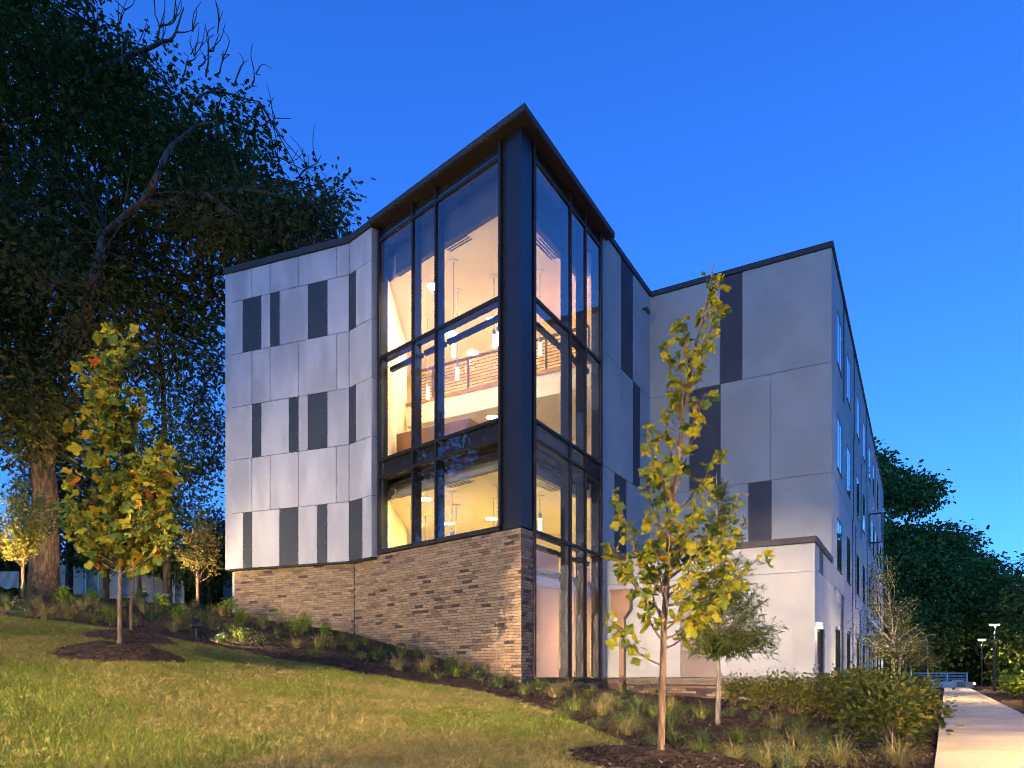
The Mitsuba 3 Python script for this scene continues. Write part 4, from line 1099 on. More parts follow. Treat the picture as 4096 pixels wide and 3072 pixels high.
small_tree('cherry_tree', 'thin uplit tree with bare lower branches left of the building corner', [(427, 1310), (427, 1230), (428, 1180), (430, 1130)], 22, 0.055, [(430, 1100), (470, 1130), (486, 1180), (480, 1220), (440, 1215), (410, 1220), (370, 1200), (390, 1150)], 1.3, 80, 1900, 0.10, L_OVAL, [(0.20, 0.19, 0.05), (0.28, 0.22, 0.06)], [2, 2], 'bark_young', 43, low=1262, spread=0.12, tip=(0.55, 1.0))
BIRCH = [(0.12, 0.13, 0.035), (0.17, 0.165, 0.045), (0.085, 0.10, 0.03)]
small_tree('birch_tree', 'nearest birch of the row along the side wall with a pale lit trunk', [(1928, 1490), (1930, 1420), (1928, 1360), (1922, 1290), (1915, 1200)], 22, 0.055, [(1900, 1180), (1935, 1210), (1960, 1250), (1985, 1290), (2005, 1330), (2035, 1380), (1990, 1400), (1960, 1440), (1890, 1430), (1850, 1420), (1830, 1360), (1850, 1300), (1870, 1240), (1880, 1200)], 1.35, 120, 3400, 0.085, L_OVAL, BIRCH, [3, 2, 3], 'bark_birch', 44, low=1415, spread=0.13, tip=(0.3, 1.0))
for i, (x, Y, lab) in enumerate([(1943, 29, 'second'), (1956, 36, 'third'), (1968, 43, 'fourth'), (2004, 47, 'last and furthest right')]):
    s = 22 / Y
    poly = [(x + (a - 1928) * s, 1464 + (b - 1464) * s * 0.9) for a, b in [(1915, 1240), (1960, 1270), (1990, 1330), (2010, 1380), (1950, 1420), (1880, 1410), (1850, 1360), (1880, 1280)]]
    small_tree('birch_tree', f'{lab} birch of the row along the side wall', [(x, 1488), (x, 1420), (x - 2, 1380), (x - 3, 1464 - 200 * s)], Y, 0.06, poly, 1.2, 60, 1500, 0.11, L_OVAL, [(0.17, 0.16, 0.03), (0.13, 0.13, 0.035)], [2, 2], 'bark_birch', 45 + i, low=1440, spread=0.14)
# ------------------------------------------------------------------ mulch, lawn blades, grasses, shrubs
def tuft(seed, n, length, width, lean, cols, w, seg=4, spread=0.075):
    r = np.random.default_rng(seed)
    an = r.uniform(0, 2 * np.pi, n)
    rad = spread * np.sqrt(r.random(n))
    base = np.stack([rad * np.cos(an), rad * np.sin(an), -0.03 + 0 * an], 1)
    out = np.stack([np.cos(an + r.normal(0, 0.5, n)), np.sin(an + r.normal(0, 0.5, n)), 0 * an], 1)
    L_ = length * r.uniform(0.55, 1.2, n)
    ln = lean * r.uniform(0.15, 1.3, n)
    V, Fc = [], []
    side = np.stack([-out[:, 1], out[:, 0], 0 * an], 1)
    for s in range(seg + 1):
        u = s / seg
        bend = ln * u * u
        p = base + out * (L_ * np.sin(bend) * (0.25 + 0.75 * u))[:, None] + np.array([0, 0, 1.0]) * (L_ * u * np.cos(bend * 0.9))[:, None]
        wd_ = width * (1 - 0.92 * u)
        V += [p - side * wd_ / 2, p + side * wd_ / 2]
    V = np.stack(V, 1)                       # n, 2(seg+1), 3
    q = np.array([[2 * s, 2 * s + 1, 2 * s + 3] for s in range(seg)] + [[2 * s, 2 * s + 3, 2 * s + 2] for s in range(seg)])
    k = V.shape[1]
    f = (q[None] + (np.arange(n) * k)[:, None, None]).reshape(-1, 3)
    return mikit.ply((V.reshape(-1, 3), f), 'blade', color=tint(r, n, k, cols, w, 0.25))


GREEN, STRAWY, BLUISH = [(0.10, 0.15, 0.03), (0.14, 0.18, 0.04), (0.30, 0.25, 0.11)], [(0.16, 0.17, 0.045), (0.34, 0.27, 0.12), (0.24, 0.21, 0.07)], [(0.055, 0.10, 0.045), (0.08, 0.12, 0.05), (0.20, 0.19, 0.09)]
TUFTS = [tuft(i, 170, 0.36, 0.011, 1.6, [GREEN, STRAWY, BLUISH][i % 3], [3, 3, 1.3]) for i in range(6)]


def lime(seed, n, h, rad, leaf, cols, w, stems=9, tpl=L_OVAL, flat=0.5):
    """A small leafy shrub: stems fanning from one foot and leaves along them."""
    r = np.random.default_rng(seed)
    st, pos, dv = [], [], []
    for i in range(stems):
        an, ti = r.uniform(0, 2 * np.pi), r.uniform(0.1, 1.0)
        tipp = np.array([math.cos(an) * rad * ti, math.sin(an) * rad * ti, h * r.uniform(0.72, 1.08) * (1.05 - 0.35 * ti * ti)])
        cv = curve([[0.03 * math.cos(an), 0.03 * math.sin(an), -0.06], tipp * [0.45, 0.45, 0.5], tipp], 6)
        st.append(tube(cv, np.linspace(0.006, 0.0025, len(cv)), 4))
        m = n // stems
        s = r.uniform(0.28, 1.0, m) ** 0.7
        pos.append(cv[(s * (len(cv) - 1)).astype(int)] + r.normal(0, 0.05 * rad / 0.3, (m, 3)))
        dv.append(np.tile(unit(tipp), (m, 1)))
    pos, dv = np.vstack(pos), np.vstack(dv)
    k = len(pos)
    out = unit(pos * [1, 1, 0.3])
    v = leaves(tpl, pos, out * 0.7 + dv * 0.3 + r.normal(0, 0.5, (k, 3)) + [0, 0, -0.2], r.normal(0, flat, (k, 3)) + [0, 0, 1], leaf * r.uniform(0.6, 1.3, k))
    return mikit.ply(cat(st), 'bark_young'), mikit.ply(v, 'leaf', color=tint(r, k, len(tpl[0]), cols, w))


def put(m, p, ang, s):
    return {**m, 'to_world': T().translate([float(x) for x in p]).rotate([0, 0, 1], float(ang)).scale(float(s))}


rg = np.random.default_rng(8)
tuft_px = {
    'right': ([(2400 + 0.767 * a, 2550 + 0.767 * b, s) for a, b, s in [(30, 325, 1), (35, 380, 1), (100, 355, 1), (95, 440, .8), (170, 410, .8), (215, 380, 1.2), (145, 505, 1), (200, 480, .9), (280, 410, 1), (278, 565, .8), (370, 470, 1.3), (375, 370, 1.2), (420, 400, 1), (375, 540, .9), (530, 425, 1.2), (545, 535, .9),
                (530, 620, .9), (690, 410, 1), (820, 430, 1), (725, 545, 1.1), (700, 655, 1), (810, 650, .9), (915, 475, 1.2), (875, 530, .9), (1000, 520, 1.1), (880, 580, .7), (1060, 565, 1.1), (1050, 480, 1), (1170, 535, 1.1), (1240, 600, 1.2), (1170, 640, 1.1), (1020, 675, 1.1), (1250, 672, 1.2), (1560, 672, 1.2), (865, 678, 1.1), (760, 375, .8), (1100, 610, .8), (960, 690, .9)]],
              'grass tuft in the dark mulch between the front sapling and the footpath', 'grass tufts in the right hand bed'),
    'glass': ([(1.85172 * x, 1.85172 * y, s) for x, y, s in [(1198, 1508, 1.15), (1275, 1505, 1.1), (1243, 1535, .9), (1300, 1545, 1), (1375, 1540, 1), (1133, 1500, 1.1), (1345, 1500, 1), (1165, 1490, 1), (1230, 1490, .9), (1320, 1520, .9), (1410, 1500, .9), (1360, 1570, .8), (1290, 1575, .7), (1215, 1555, .7), (1440, 1545, .9)]],
              'grass tuft growing at the foot of the tall ground floor glass', 'grass tufts below the right hand glass'),
    'brick': ([(1.85172 * x, 1.85172 * y, s) for x, y, s in [(1078, 1484, 1.2), (1033, 1470, 1.2), (987, 1462, 1.1), (966, 1452, 1), (915, 1452, 1.1), (860, 1447, 1.1), (868, 1416, 1.3), (815, 1425, 1.1), (928, 1435, 1.3), (762, 1404, 1.2), (720, 1398, 1), (690, 1396, 1.1), (790, 1392, 1.1), (705, 1372, 1.2), (840, 1405, 1), (900, 1418, 1.1),
                (975, 1440, 1.2), (1010, 1448, 1), (740, 1382, 1), (660, 1362, 1.2), (640, 1372, 1), (620, 1356, 1.1), (600, 1378, 1), (570, 1357, 1), (1100, 1470, .9), (1050, 1455, 1.1), (945, 1466, .8), (780, 1425, .8), (745, 1425, .9), (680, 1420, .9), (640, 1400, .9)]],
              'grass tuft in the sloping bed along the brick wall', 'grass tufts below the brick wall'),
    'left': ([(1.85172 * x, 1.85172 * y, s) for x, y, s in [(20, 1316, 1.2), (62, 1318, 1.2), (100, 1338, 1.3), (150, 1336, 1.4), (180, 1318, 1.2), (212, 1320, 1.2), (330, 1340, 1.2), (375, 1364, 1.2), (420, 1366, 1.3), (462, 1360, 1.3), (480, 1388, 1.1), (520, 1385, 1.2), (530, 1345, 1.3), (440, 1340, 1.3), (40, 1335, 1), (125, 1322, 1.1), (240, 1334, 1.1), (310, 1322, 1.1), (350, 1318, 1.2),
                (400, 1328, 1.1), (480, 1330, 1.1), (290, 1352, 1), (205, 1345, 1), (560, 1392, 1), (500, 1362, 1.1), (80, 1306, 1), (190, 1300, 1), (340, 1300, 1), (270, 1310, 1), (420, 1312, 1), (460, 1322, 1), (10, 1300, 1.1), (140, 1305, 1)]],
             'grass tuft in the planted strip at the top of the lawn', 'grass tufts above the lawn')}
i = 0
for nm, (pts, lab, grp) in tuft_px.items():
    for (x, y, s) in pts:
        p = drop(x, y)
        k = thing('grass_tuft', lab, 'ornamental grass', grp)
        scene[k] = put(TUFTS[int(rg.integers(0, 6))], p, rg.uniform(0, 360), s * rg.uniform(0.85, 1.15) * (0.72 if nm == 'right' else 0.95))
LIMES = [lime(i, 420, 0.46, 0.30, 0.055, [(0.13, 0.21, 0.02), (0.17, 0.25, 0.025), (0.09, 0.16, 0.02)], [2, 2, 1], tpl=L_NARROW if i % 2 else L_DIAMOND, stems=14) for i in range(3)]
for (x, y, s) in [(495, 1332, 1.0), (520, 1352, .9), (560, 1336, .8), (600, 1348, 1), (650, 1374, 1.1), (665, 1360, .9), (385, 1352, 1.1), (345, 1322, 1), (300, 1312, 1), (135, 1312, 1.1), (200, 1307, 1), (60, 1300, 1), (570, 1360, .8), (700, 1384, .8), (240, 1352, .8)]:
    p = drop(x * 1.85172, y * 1.85172)
    k = thing('lime_shrub', 'bright green feathery shrub among the grasses of the left bed', 'shrub', 'bright green shrubs in the left bed')
    st, fo = LIMES[int(rg.integers(0, 3))]
    a_, s_ = rg.uniform(0, 360), s * rg.uniform(0.9, 1.15)
    scene[f'{k}__stems'] = put(st, p, a_, s_); scene[f'{k}__foliage'] = put(fo, p, a_, s_)
HEDGE = [lime(20 + i, 620, 0.78, 0.52, 0.085, [(0.085, 0.105, 0.022), (0.12, 0.13, 0.028), (0.19, 0.16, 0.035), (0.06, 0.078, 0.022)], [3, 3, 1.4, 2], stems=22) for i in range(4)]


def nearest(px, py, Y, s):
    x = (px - CX) / F * Y
    return np.array([x, Y, float(ground(x, Y))])


for (x, Y, s) in [(2935, 15.2, .85), (3010, 15.4, .8), (3060, 14.4, .85), (3130, 14.6, .9), (3180, 13.4, .95), (3240, 13.9, .9), (3300, 12.2, .95), (3330, 13.2, .9), (3370, 11.0, 1), (3420, 12.0, .95), (3430, 9.9, 1), (3480, 10.8, .95), (3490, 8.6, 1), (3560, 9.6, .95), (3540, 7.55, .95), (3615, 8.3, .95), (3640, 9.4, .9), (3610, 11.0, .9), (3660, 10.4, .85), (3545, 12.2, .9), (3470, 13.3, .9), (3630, 12.6, .85), (3390, 14.4, .9)]:
    p = nearest(x, 0, Y, s)
    k = thing('hedge_shrub', 'waist high leafy green shrub in the block beside the footpath', 'shrub', 'shrub block left of the footpath')
    st, fo = HEDGE[int(rg.integers(0, 4))]
    a_, s_ = rg.uniform(0, 360), s * rg.uniform(0.9, 1.1)
    scene[f'{k}__stems'] = put(st, p, a_, s_); scene[f'{k}__foliage'] = put(fo, p, a_, s_)
HEDGE2 = [lime(40 + i, 420, 0.85, 0.7, 0.15, [(0.075, 0.10, 0.022), (0.11, 0.13, 0.03), (0.16, 0.14, 0.035)], [3, 3, 1.4], stems=18) for i in range(3)]
for i in range(14):
    Y = 16.5 + 2.6 * i
    X = corner[0] + 0.577 * (Y - corner[1]) + 0.9 + rg.uniform(0, 0.7) + (0.9 if i % 2 else 0)
    k = thing('border_shrub', 'low green shrub in the strip under the birches along the side wall', 'shrub', 'shrubs under the birches')
    st, fo = HEDGE2[int(rg.integers(0, 3))]
    a_, s_ = rg.uniform(0, 360), rg.uniform(0.75, 1.05)
    p = [X, Y, float(ground(X, Y))]
    scene[f'{k}__stems'] = put(st, p, a_, s_); scene[f'{k}__foliage'] = put(fo, p, a_, s_)
PATHSH = [lime(60 + i, 560, 0.95, 0.75, 0.13, [(0.10, 0.15, 0.022), (0.14, 0.19, 0.03), (0.08, 0.12, 0.02)], [3, 3, 1], stems=22) for i in range(3)]
for i in range(22):
    s = 11.0 + 1.25 * i
    off = 1.5 + 1.15 + (0.85 if i % 2 else 0.0) + rg.uniform(-0.1, 0.2)
    q = pl0 + pu * s + pn * off
    k = thing('path_shrub', 'lime green shrub lit by the lamps on the right side of the footpath', 'shrub', 'shrubs right of the footpath')
    st, fo = PATHSH[int(rg.integers(0, 3))]
    a_, s_ = rg.uniform(0, 360), rg.uniform(0.8, 1.05)
    p = [q[0], q[1], float(ground(q[0], q[1]))]
    scene[f'{k}__stems'] = put(st, p, a_, s_); scene[f'{k}__foliage'] = put(fo, p, a_, s_)

# mulch mounds round the saplings
for j, (m, rad, h) in enumerate(MOUNDS):
    rr_ = np.linspace(0, 1, 12); an = np.linspace(0, 2 * np.pi, 49)[:-1]
    v = []
    for u in rr_:
        for a in an:
            R = rad * u * (0.96 + 0.05 * math.sin(3 * a + j) + 0.03 * math.sin(8 * a))
            x, y = m[0] + R * math.cos(a), m[1] + R * math.sin(a)
            v.append([x, y, float(ground(x, y)) + 0.012 + h * (1 - u ** 2.2) * (0.8 + 0.4 * float(meshkit.noise(np.array([x * 7, y * 7, j])))) - (0.05 if u == 1 else 0)])
    a_, b_ = np.meshgrid(np.arange(11), np.arange(48), indexing='ij')
    qd = np.stack([a_ * 48 + b_, (a_ + 1) * 48 + b_, (a_ + 1) * 48 + (b_ + 1) % 48, a_ * 48 + (b_ + 1) % 48], -1).reshape(-1, 4)
    k = thing('mulch_mound', ['round mulch mound on the lawn at the nearer left sapling', 'smaller mulch mound behind, under the second left sapling', 'mulch ring at the foot of the front sapling'][j], 'mulch mound')
    whole(k, (np.array(v), qd), 'mulch', smooth=True)


def scatter(n, seed, sampler, lz, l0, l1, w0, w1, thick):
    r = np.random.default_rng(seed)
    xy = sampler(r, n)
    z = ground(xy[:, 0], xy[:, 1]) + lz
    for m, rad, h in MOUNDS:
        d = np.hypot(xy[:, 0] - m[0], xy[:, 1] - m[1]) / rad
        z = np.where(d < 1, z + h * (1 - np.clip(d, 0, 1) ** 2.2) * 0.95, z)
    a, tl = r.uniform(0, 2 * np.pi, len(xy)), r.normal(0, 0.35, (len(xy), 2))
    L_, W_ = r.uniform(l0, l1, len(xy)), r.uniform(w0, w1, len(xy))
    d = np.stack([np.cos(a), np.sin(a), tl[:, 0]], 1); s = np.stack([-np.sin(a), np.cos(a), tl[:, 1]], 1)
    c = np.column_stack([xy, z + r.uniform(0, 0.012, len(xy))])
    t = np.array([0, 0, thick])
    V = np.stack([c - d * L_[:, None] / 2, c - s * W_[:, None] / 2 + t, c + d * L_[:, None] / 2, c + s * W_[:, None] / 2 + t * 0.2], 1)
    f = np.array([[0, 3, 1], [1, 3, 2]])
    return V.reshape(-1, 3), (f[None] + 4 * np.arange(len(xy))[:, None, None]).reshape(-1, 3)


def bed_pts(r, n):
    """More points close to the camera than far from it, in the planted beds only."""
    Y = 4.6 + 17.5 * r.random(4 * n) ** 1.7
    X = (r.uniform(-0.75, 0.66, 4 * n)) * Y
    ok = ~shapely.contains_xy(lawn_poly, X, Y)
    for m, rad, h in MOUNDS:
        ok |= np.hypot(X - m[0], Y - m[1]) < rad
    ok &= ~((X - 3.8) * 0.8538 - (Y - 6.395) * 0.5207 > -0.03)
    q = np.column_stack([X, Y])[ok]
    return q[:n]


ck = fresh('mulch_chips')
labels[ck] = {'kind': 'stuff', 'label': 'dark shredded bark mulch covering the planting beds', 'category': 'mulch'}
for j, (mt, n) in enumerate([('chip_dark', 34000), ('chip_mid', 26000), ('chip_pale', 1500)]):
    scene[f'{ck}__{j + 1:03d}'] = mikit.ply(scatter(n, 90 + j, bed_pts, 0.006, 0.02, 0.07, 0.006, 0.018, 0.008), mt)


def lawn_blades(n, seed, lo, hi, wid, cols, w, flat, patch):
    r = np.random.default_rng(seed)
    Y = 3.9 + 11.8 * r.random(5 * n) ** 1.3
    X = r.uniform(-0.76, 0.24, 5 * n) * Y
    ok = lawn_keep(X, Y)
    dry = meshkit.fbm(np.stack([X * 0.75 + 5, Y * 0.8, X * 0], -1), 4, 6)
    ok &= (r.random(len(X)) < (np.clip((dry - 0.48) * 9, 0.16, 1) if patch else np.clip((0.66 - dry) * 7, 0.45, 1)))
    X, Y = X[ok][:n], Y[ok][:n]
    n = len(X)
    base = np.stack([X, Y, ground(X, Y) + 0.008], 1)
    a = r.uniform(0, 2 * np.pi, n)
    d = np.stack([np.cos(a), np.sin(a), 0 * a], 1); s = np.stack([-np.sin(a), np.cos(a), 0 * a], 1)
    h = r.uniform(lo, hi, n)[:, None]
    dist = (Y / 5.0)[:, None] ** 0.7
    wv = wid * dist
    ln = r.uniform(0.1, 1.0, n)[:, None] if not flat else r.uniform(2.5, 6, n)[:, None]
    up = np.array([0, 0, 1.0])
    k = np.sqrt(1 + ln ** 2)
    mid = base + h * 0.55 * (up + d * ln * 0.5) / np.sqrt(1 + (ln * .5) ** 2)
    tip = base + h * (up + d * ln) / k
    V = np.stack([base - s * wv / 2, base + s * wv / 2, mid + s * wv * 0.35, mid - s * wv * 0.35, tip], 1)
    f = np.array([[0, 1, 2], [0, 2, 3], [3, 2, 4]])
    return (V.reshape(-1, 3), (f[None] + 5 * np.arange(n)[:, None, None]).reshape(-1, 3)), tint(r, n, 5, cols, w, 0.3)


gk = fresh('lawn_grass')
labels[gk] = {'kind': 'stuff', 'label': 'mown patchy lawn grass with dry straw showing through', 'category': 'grass'}
m_, c_ = lawn_blades(170000, 1, 0.02, 0.06, 0.0062, [(0.11, 0.165, 0.026), (0.15, 0.19, 0.034), (0.27, 0.22, 0.075)], [3, 3, 1.6], False, False)
scene[gk + '__001'] = mikit.ply(m_, 'blade', color=c_)
m_, c_ = lawn_blades(52000, 2, 0.06, 0.19, 0.0055, [(0.44, 0.33, 0.13), (0.34, 0.25, 0.09), (0.55, 0.42, 0.20)], [3, 2, 1], True, True)
scene[gk + '__002'] = mikit.ply(m_, 'blade', color=c_)

# ------------------------------------------------------------------ fence with tarpaulin, house, at the left
FY = 34.0
fence = thing('chain_fence', 'temporary pipe fence hung with the white tarpaulin behind the trees', 'fence')
fx = [226, 345, 395, 470, 545, 610, 700, 735]
tops = lambda x: 2335 + (x - 226) * 0.02
for x in fx:
    a = P(x, 2425, FY); z0 = float(ground(a[0], FY)) - 0.1
    part(fence, 'post', cyl((a[0], FY, z0), (a[0], FY, z0 + 2.1), 0.035, 8), 'steel', smooth=40)
a, b = P(200, 2375, FY), P(740, 2378, FY)
for dz in (0, 0.42):
    part(fence, 'rail', cyl(a - [0, 0, dz], b - [0, 0, dz], 0.028, 8), 'steel', smooth=40)
for x0, x1, yt0, yt1, yb0, yb1, lab in ((-120, 76, 2290, 2285, 2340, 2356, 'white tarpaulin hanging at the far left edge behind the trees'), (225, 735, 2258, 2322, 2370, 2418, 'long white tarpaulin sheet draped behind the slim trunks')):
    nx, nz = 60, 10
    V = []
    for i in range(nx + 1):
        u = i / nx
        x = x0 + (x1 - x0) * u
        for j in range(nz + 1):
            w_ = j / nz
            y = (yt0 + (yt1 - yt0) * u) * (1 - w_) + (yb0 + (yb1 - yb0) * u + 5 * math.sin(u * 19)) * w_
            V.append(P(x, y, FY + 0.10 + 0.05 * math.sin(u * 17 + w_ * 3) * w_ + 0.03 * math.sin(u * 31 + 5 * w_)))
    i, j = np.meshgrid(np.arange(nx), np.arange(nz), indexing='ij')
    a_ = i * (nz + 1) + j
    k = thing('tarpaulin', lab, 'tarpaulin')
    v = np.array(V)
    qd = np.stack([a_, a_ + nz + 1, a_ + nz + 2, a_ + 1], -1).reshape(-1, 4)
    v2 = v + [0, 0.012, 0]
    whole(k, (np.vstack([v, v2]), np.vstack([qd, qd[:, ::-1] + len(v)])), 'tarp', smooth=True)
house = thing('stone_house', 'small stone house with dark gable seen at the corner of the brick base', 'house')
HYd = 42.0
hx0, hx1 = P(892, 0, HYd)[0], P(892, 0, HYd)[0] + 7.0
hz = P(0, 2420, HYd)[2]
eav, rid = P(0, 2300, HYd)[2], P(0, 2170, HYd)[2] + 1.2
part(house, 'wall', box(hx0, hx1, HYd, HYd + 8, 2.5, eav), 'stone')
gm = trimesh.creation.extrude_polygon(Polygon([(hx0, eav), (hx1, eav), ((hx0 + hx1) / 2, rid)]), 0.2, engine='earcut')
gv = np.array(gm.vertices)[:, [0, 2, 1]]; gv[:, 1] = HYd + 0.2 - gv[:, 1]
part(house, 'gable', (gv, np.array(gm.faces)), 'roof_slate')
for s in (1, -1):
    xa, xb = ((hx0 - 0.5) if s > 0 else (hx1 + 0.5)), (hx0 + hx1) / 2
    za = eav - 0.5 * (rid - eav) / ((hx1 - hx0) / 2)
    v = np.array([[xa, HYd - 0.5, za], [xb, HYd - 0.5, rid + 0.05], [xb, HYd + 8.4, rid + 0.05], [xa, HYd + 8.4, za]])
    v = np.vstack([v, v + [0, 0, 0.16]])
    part(house, 'roof', (v, np.array([[0, 1, 2, 3], [7, 6, 5, 4], [0, 4, 5, 1], [1, 5, 6, 2], [2, 6, 7, 3], [3, 7, 4, 0]])), 'roof_slate')
wx0, wx1 = P(930, 0, HYd)[0], P(930, 0, HYd)[0] + 1.1
wz0, wz1 = P(0, 2415, HYd)[2], P(0, 2378, HYd)[2]
wn = part(house, 'window', cat([box(wx0 + a, wx0 + b, HYd - 0.05, HYd + 0.0, wz0 + c, wz0 + d) for a, b, c, d in ((0, .12, 0, wz1 - wz0), (.98, 1.1, 0, wz1 - wz0), (.12, .98, 0, .12), (.12, .98, wz1 - wz0 - .1, wz1 - wz0), (.5, .58, .12, wz1 - wz0 - .1))]), 'white_trim')
part(wn, 'pane', box(wx0 + .1, wx1 - .1, HYd - 0.03, HYd - 0.012, wz0 + .1, wz1 - .08), 'window_dark')
part(house, 'gable_trim', cat([box(wx0 + 0.3 * i, wx0 + 0.3 * i + 0.06, HYd - 0.03, HYd - 0.002, eav + 0.1, eav + 0.95) for i in range(4)]), 'white_trim')

# ------------------------------------------------------------------ the end of the footpath
EY = 55.0
gl = thing('guard_rail', 'steel guard rail with cables beyond the end of the footpath', 'railing')
gx = [P(x, 0, EY)[0] for x in (3638, 3713, 3789, 3868)]
zt = P(0, 2694, EY)[2]
for x in gx:
    part(gl, 'post', box(x - 0.04, x + 0.04, EY - 0.04, EY + 0.04, -0.1, zt - 0.01), 'steel')
part(gl, 'top_rail', box(gx[0] - 0.05, gx[-1] + 0.05, EY - 0.05, EY + 0.05, zt - 0.009, zt + 0.06), 'steel')
for h in np.linspace(0.3, zt - 0.14, 6):
    part(gl, 'cable', box(gx[0], gx[-1], EY - 0.013, EY + 0.013, h - 0.016, h + 0.016), 'steel')
cw = thing('low_wall', 'pale concrete wall stepping up below the guard rail', 'wall')
part(cw, 'footing', box(P(3722, 0, 54)[0], P(3845, 0, 54)[0], 53.7, 54.2, -0.2, 0.40), 'concrete_pale')
part(cw, 'step', box(P(3815, 0, 54)[0], P(3845, 0, 54)[0], 53.69, 54.21, 0.401, 0.52), 'concrete_pale')
cb = thing('concrete_block', 'grey concrete block at the right end of the low wall', 'block')
whole(cb, box(P(3848, 0, 52)[0], P(3878, 0, 52)[0], 51.6, 52.6, -0.1, 0.42), 'concrete')
hr = thing('handrail', 'red painted stair handrail before the guard rail', 'handrail')
h0 = P(3700, 2705, 54.6)
part(hr, 'loop', cat([cyl(P(3697, 2706, 54.6), P(3697, 2722, 54.6), 0.03, 8), cyl(P(3697, 2706, 54.6), P(3705, 2706, 54.6), 0.03, 8), cyl(P(3705, 2706, 54.6), P(3705, 2740, 54.6), 0.03, 8)]), 'red_paint')
part(hr, 'rail', cyl(P(3714, 2706, 54.7), P(3760, 2726, 54.7), 0.03, 8), 'red_paint')


def post_lamp(x, y, label, power, seen=True):
    k = thing('path_lamp', label, 'lamp post', 'post lamps along the footpath')
    z0 = float(ground(x, y))
    H = z0 + 3.78
    part(k, 'pole', cyl((x, y, z0 - 0.1), (x, y, H - 0.85), 0.06, 16), 'pole_metal', smooth=40)
    part(k, 'bracket', cat([cyl((x - 0.03, y, H - 0.86), (x - 0.03, y, H - 0.62), 0.012, 8), tube(curve([(x - 0.03, y, H - 0.62), (x - 0.05, y, H - 0.5), (x + 0.02, y, H - 0.4), (x + 0.02, y, H - 0.05)], 5), 0.014, 8)]), 'steel')
    part(k, 'cap', cyl((x, y, H + 0.05), (x, y, H), 0.26, 28), 'pole_metal', smooth=40)
    an = np.arange(28) * 2 * np.pi / 28
    v = np.vstack([np.stack([x + 0.245 * np.cos(an), y + 0.245 * np.sin(an), an * 0 + H - 0.006], 1), np.stack([x + 0.17 * np.cos(an), y + 0.17 * np.sin(an), an * 0 + H - 0.055], 1), [[x, y, H - 0.06]]])
    i = np.arange(28); j = (i + 1) % 28
    f = np.vstack([np.stack([i, i + 28, j + 28], 1), np.stack([i, j + 28, j], 1), np.stack([j + 28, i + 28, i * 0 + 56], 1)])
    part(k, 'lens', (v, f), 'white_metal', emitter=area(WARMER, power))


post_lamp(27.15, 40.0, 'nearer and taller looking post lamp with glowing disc head by the footpath', 900)
post_lamp(37.65, 57.0, 'further post lamp with glowing disc head behind the shrubs', 900)
post_lamp(17.7, 23.6, 'post lamp standing just right of the view beside the footpath', 1300)
post_lamp(6.6, 5.2, 'post lamp standing behind the camera on the right of the footpath', 1050)


def ground_light(name, p, target, label, power, color, seen=True, cutoff=50, beam=28):
    k = thing(name, label, 'ground light', 'garden spotlights')
    p = np.array(p, float)
    z0 = float(ground(p[0], p[1]))
    d = np.array(target, float) - p; d /= np.linalg.norm(d)
    part(k, 'stake', cyl((p[0], p[1], z0 - 0.1), tuple(p - [0, 0, 0.03]), 0.02, 8), 'lamp_black')
    part(k, 'housing', cyl(tuple(p - d * 0.10), tuple(p + d * 0.06), 0.05, 14, 0.062), 'lamp_black', smooth=40)
    a = np.cross(d, [0.1, 0.2, 1]); a /= np.linalg.norm(a); b = np.cross(d, a)
    an = np.arange(14) * 2 * np.pi / 14
    c0 = p + d * 0.066
    v = np.vstack([c0 + 0.055 * (np.cos(an)[:, None] * a + np.sin(an)[:, None] * b), [c0]])
    i = np.arange(14)
    if seen:
        part(k, 'lens', (v, np.stack([(i + 1) % 14, i, i * 0 + 14], 1)[:, ::-1]), 'white_metal', emitter=area(color, 40))
    spot(k + '_beam', p + d * 0.09, target, color, power, cutoff, beam)


gz = lambda x, y, h: (x, y, float(ground(x, y)) + h)
ground_light('garden_light', gz(-14.1, 19.1, 0.35), (-13.4, 20.2, 5.5), 'small spotlight under the glowing yellow tree at far left', 40, WARM, cutoff=65, beam=50)
ground_light('garden_light', gz(-10.1, 21.0, 0.3), (-9.6, 22.4, 5.5), 'small spotlight in the bed left of the brick wall', 22, WARM, cutoff=65, beam=50)
ground_light('garden_light', gz(-15.2, 22.6, 0.3), (-15.6, 26.0, 9.0), 'garden spotlight at the foot of the great oak, aimed up its trunk', 90, WARM, False, cutoff=60, beam=40)
ground_light('garden_light', gz(-9.3, 18.0, 0.5), (-6.4, 21.0, 4.2), 'garden spotlight low in the grasses facing the left end of the brick wall', 34, WARM, False, cutoff=55, beam=25)
ground_light('garden_light', gz(-6.3, 14.2, 0.3), (-1.9, 17.9, 2.6), 'added fill spotlight at the lawn edge facing the middle of the brick wall', 30, WARM, False, cutoff=65, beam=40)  # added fill light, lifts the middle of the brick wall
ground_light('garden_light', gz(-12.9, 15.2, 0.9), (-6.0, 16.2, 1.9), 'added fill spotlight outside the view at left, washing the planted strip', 60, WARM, False, cutoff=70, beam=45)  # unseen lamp put in to brighten the bed at the left
ground_light('garden_light', gz(-7.3, 6.6, 0.35), (-5.0, 9.2, 3.2), 'added fill spotlight on the lawn aimed at the left tulip saplings', 24, WARM, False, cutoff=55, beam=40)  # put in only to lift the dark left saplings
ground_light('garden_light', gz(2.2, 3.3, 0.3), (1.5, 5.9, 2.4), 'garden spotlight in the bed in front of the young tulip tree', 55, WARM, False, cutoff=60, beam=40)
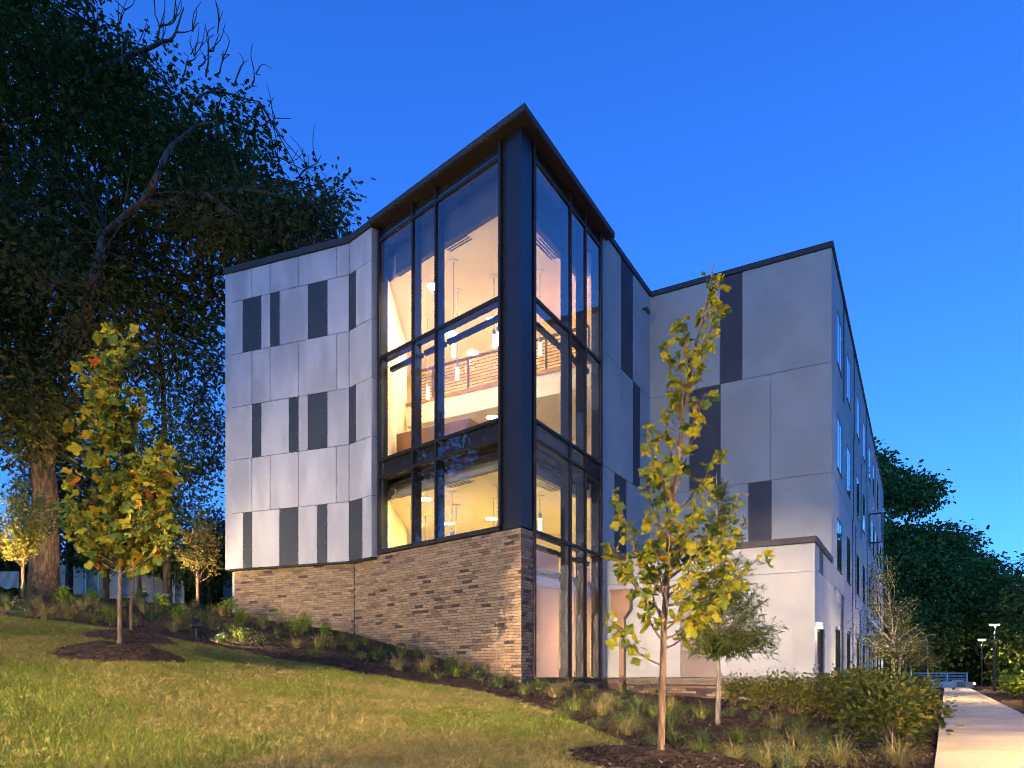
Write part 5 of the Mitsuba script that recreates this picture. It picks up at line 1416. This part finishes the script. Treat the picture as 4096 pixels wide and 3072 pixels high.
ground_light('path_floodlight', gz(30.1, 46.3, 0.4), (24, 36, 0.6), 'low floodlight glaring at the far end of the footpath', 120, WARM, True, cutoff=75, beam=60)


ground_light('garden_light', gz(12.0, 20.4, 0.25), (9.2, 20.6, 1.6), 'garden spotlight under the nearest birch, facing the side wall', 42, WARM, False, cutoff=65, beam=45)


def street_lamp(label, p, target, color, power, cutoff, beam):
    k = thing('street_lamp', label, 'lamp post', 'street lamps behind the camera')
    x, y, z = p
    part(k, 'pole', cyl((x, y - 0.3, float(ground(x, y)) - 0.2), (x, y - 0.3, z), 0.06, 14), 'pole_metal', smooth=40)
    part(k, 'head', box(x - 0.2, x + 0.2, y - 0.45, y - 0.05, z - 0.02, z + 0.16), 'pole_metal')
    spot(k + '_beam', p, target, color, power, cutoff, beam)


street_lamp('street lamp behind the camera at the left, shining on the low wing', (-13.0, -7.0, 3.2), (5.5, 18.4, 0.5), np.array([1.0, 0.68, 0.42]), 4400, 9.6, 6.3)
street_lamp('tall street lamp at the left of the lawn, shining down over the grass', (-7.6, -1.6, 9.0), (-3.5, 8.0, 0.0), WARM, 460, 66, 40)

# labels of things in rows: count them from the left of the picture
ORD = 'first second third fourth fifth sixth seventh eighth ninth tenth eleventh twelfth thirteenth fourteenth fifteenth sixteenth seventeenth eighteenth nineteenth'.split()
ORD = ORD + ['twentieth'] + ['twenty-' + o for o in ORD[:9]] + ['thirtieth'] + ['thirty-' + o for o in ORD[:9]]
for grp in sorted({v.get('group') for v in labels.values() if v.get('group')} & {'grass tufts in the right hand bed', 'grass tufts below the right hand glass', 'grass tufts below the brick wall', 'grass tufts above the lawn', 'bright green shrubs in the left bed', 'shrub block left of the footpath', 'shrubs under the birches', 'shrubs right of the footpath'}):
    ks = [k for k in labels if labels[k].get('group') == grp]

    def sx(k):
        d = scene.get(k) or scene[k + '__stems']
        m = np.array(T(d['to_world']).matrix)
        return m[0, 3] / m[1, 3]
    ks.sort(key=sx)
    for i, k in enumerate(ks):
        labels[k]['label'] = ' '.join(labels[k]['label'].split()[:11]) + ', ' + ORD[i] + ' from the left'
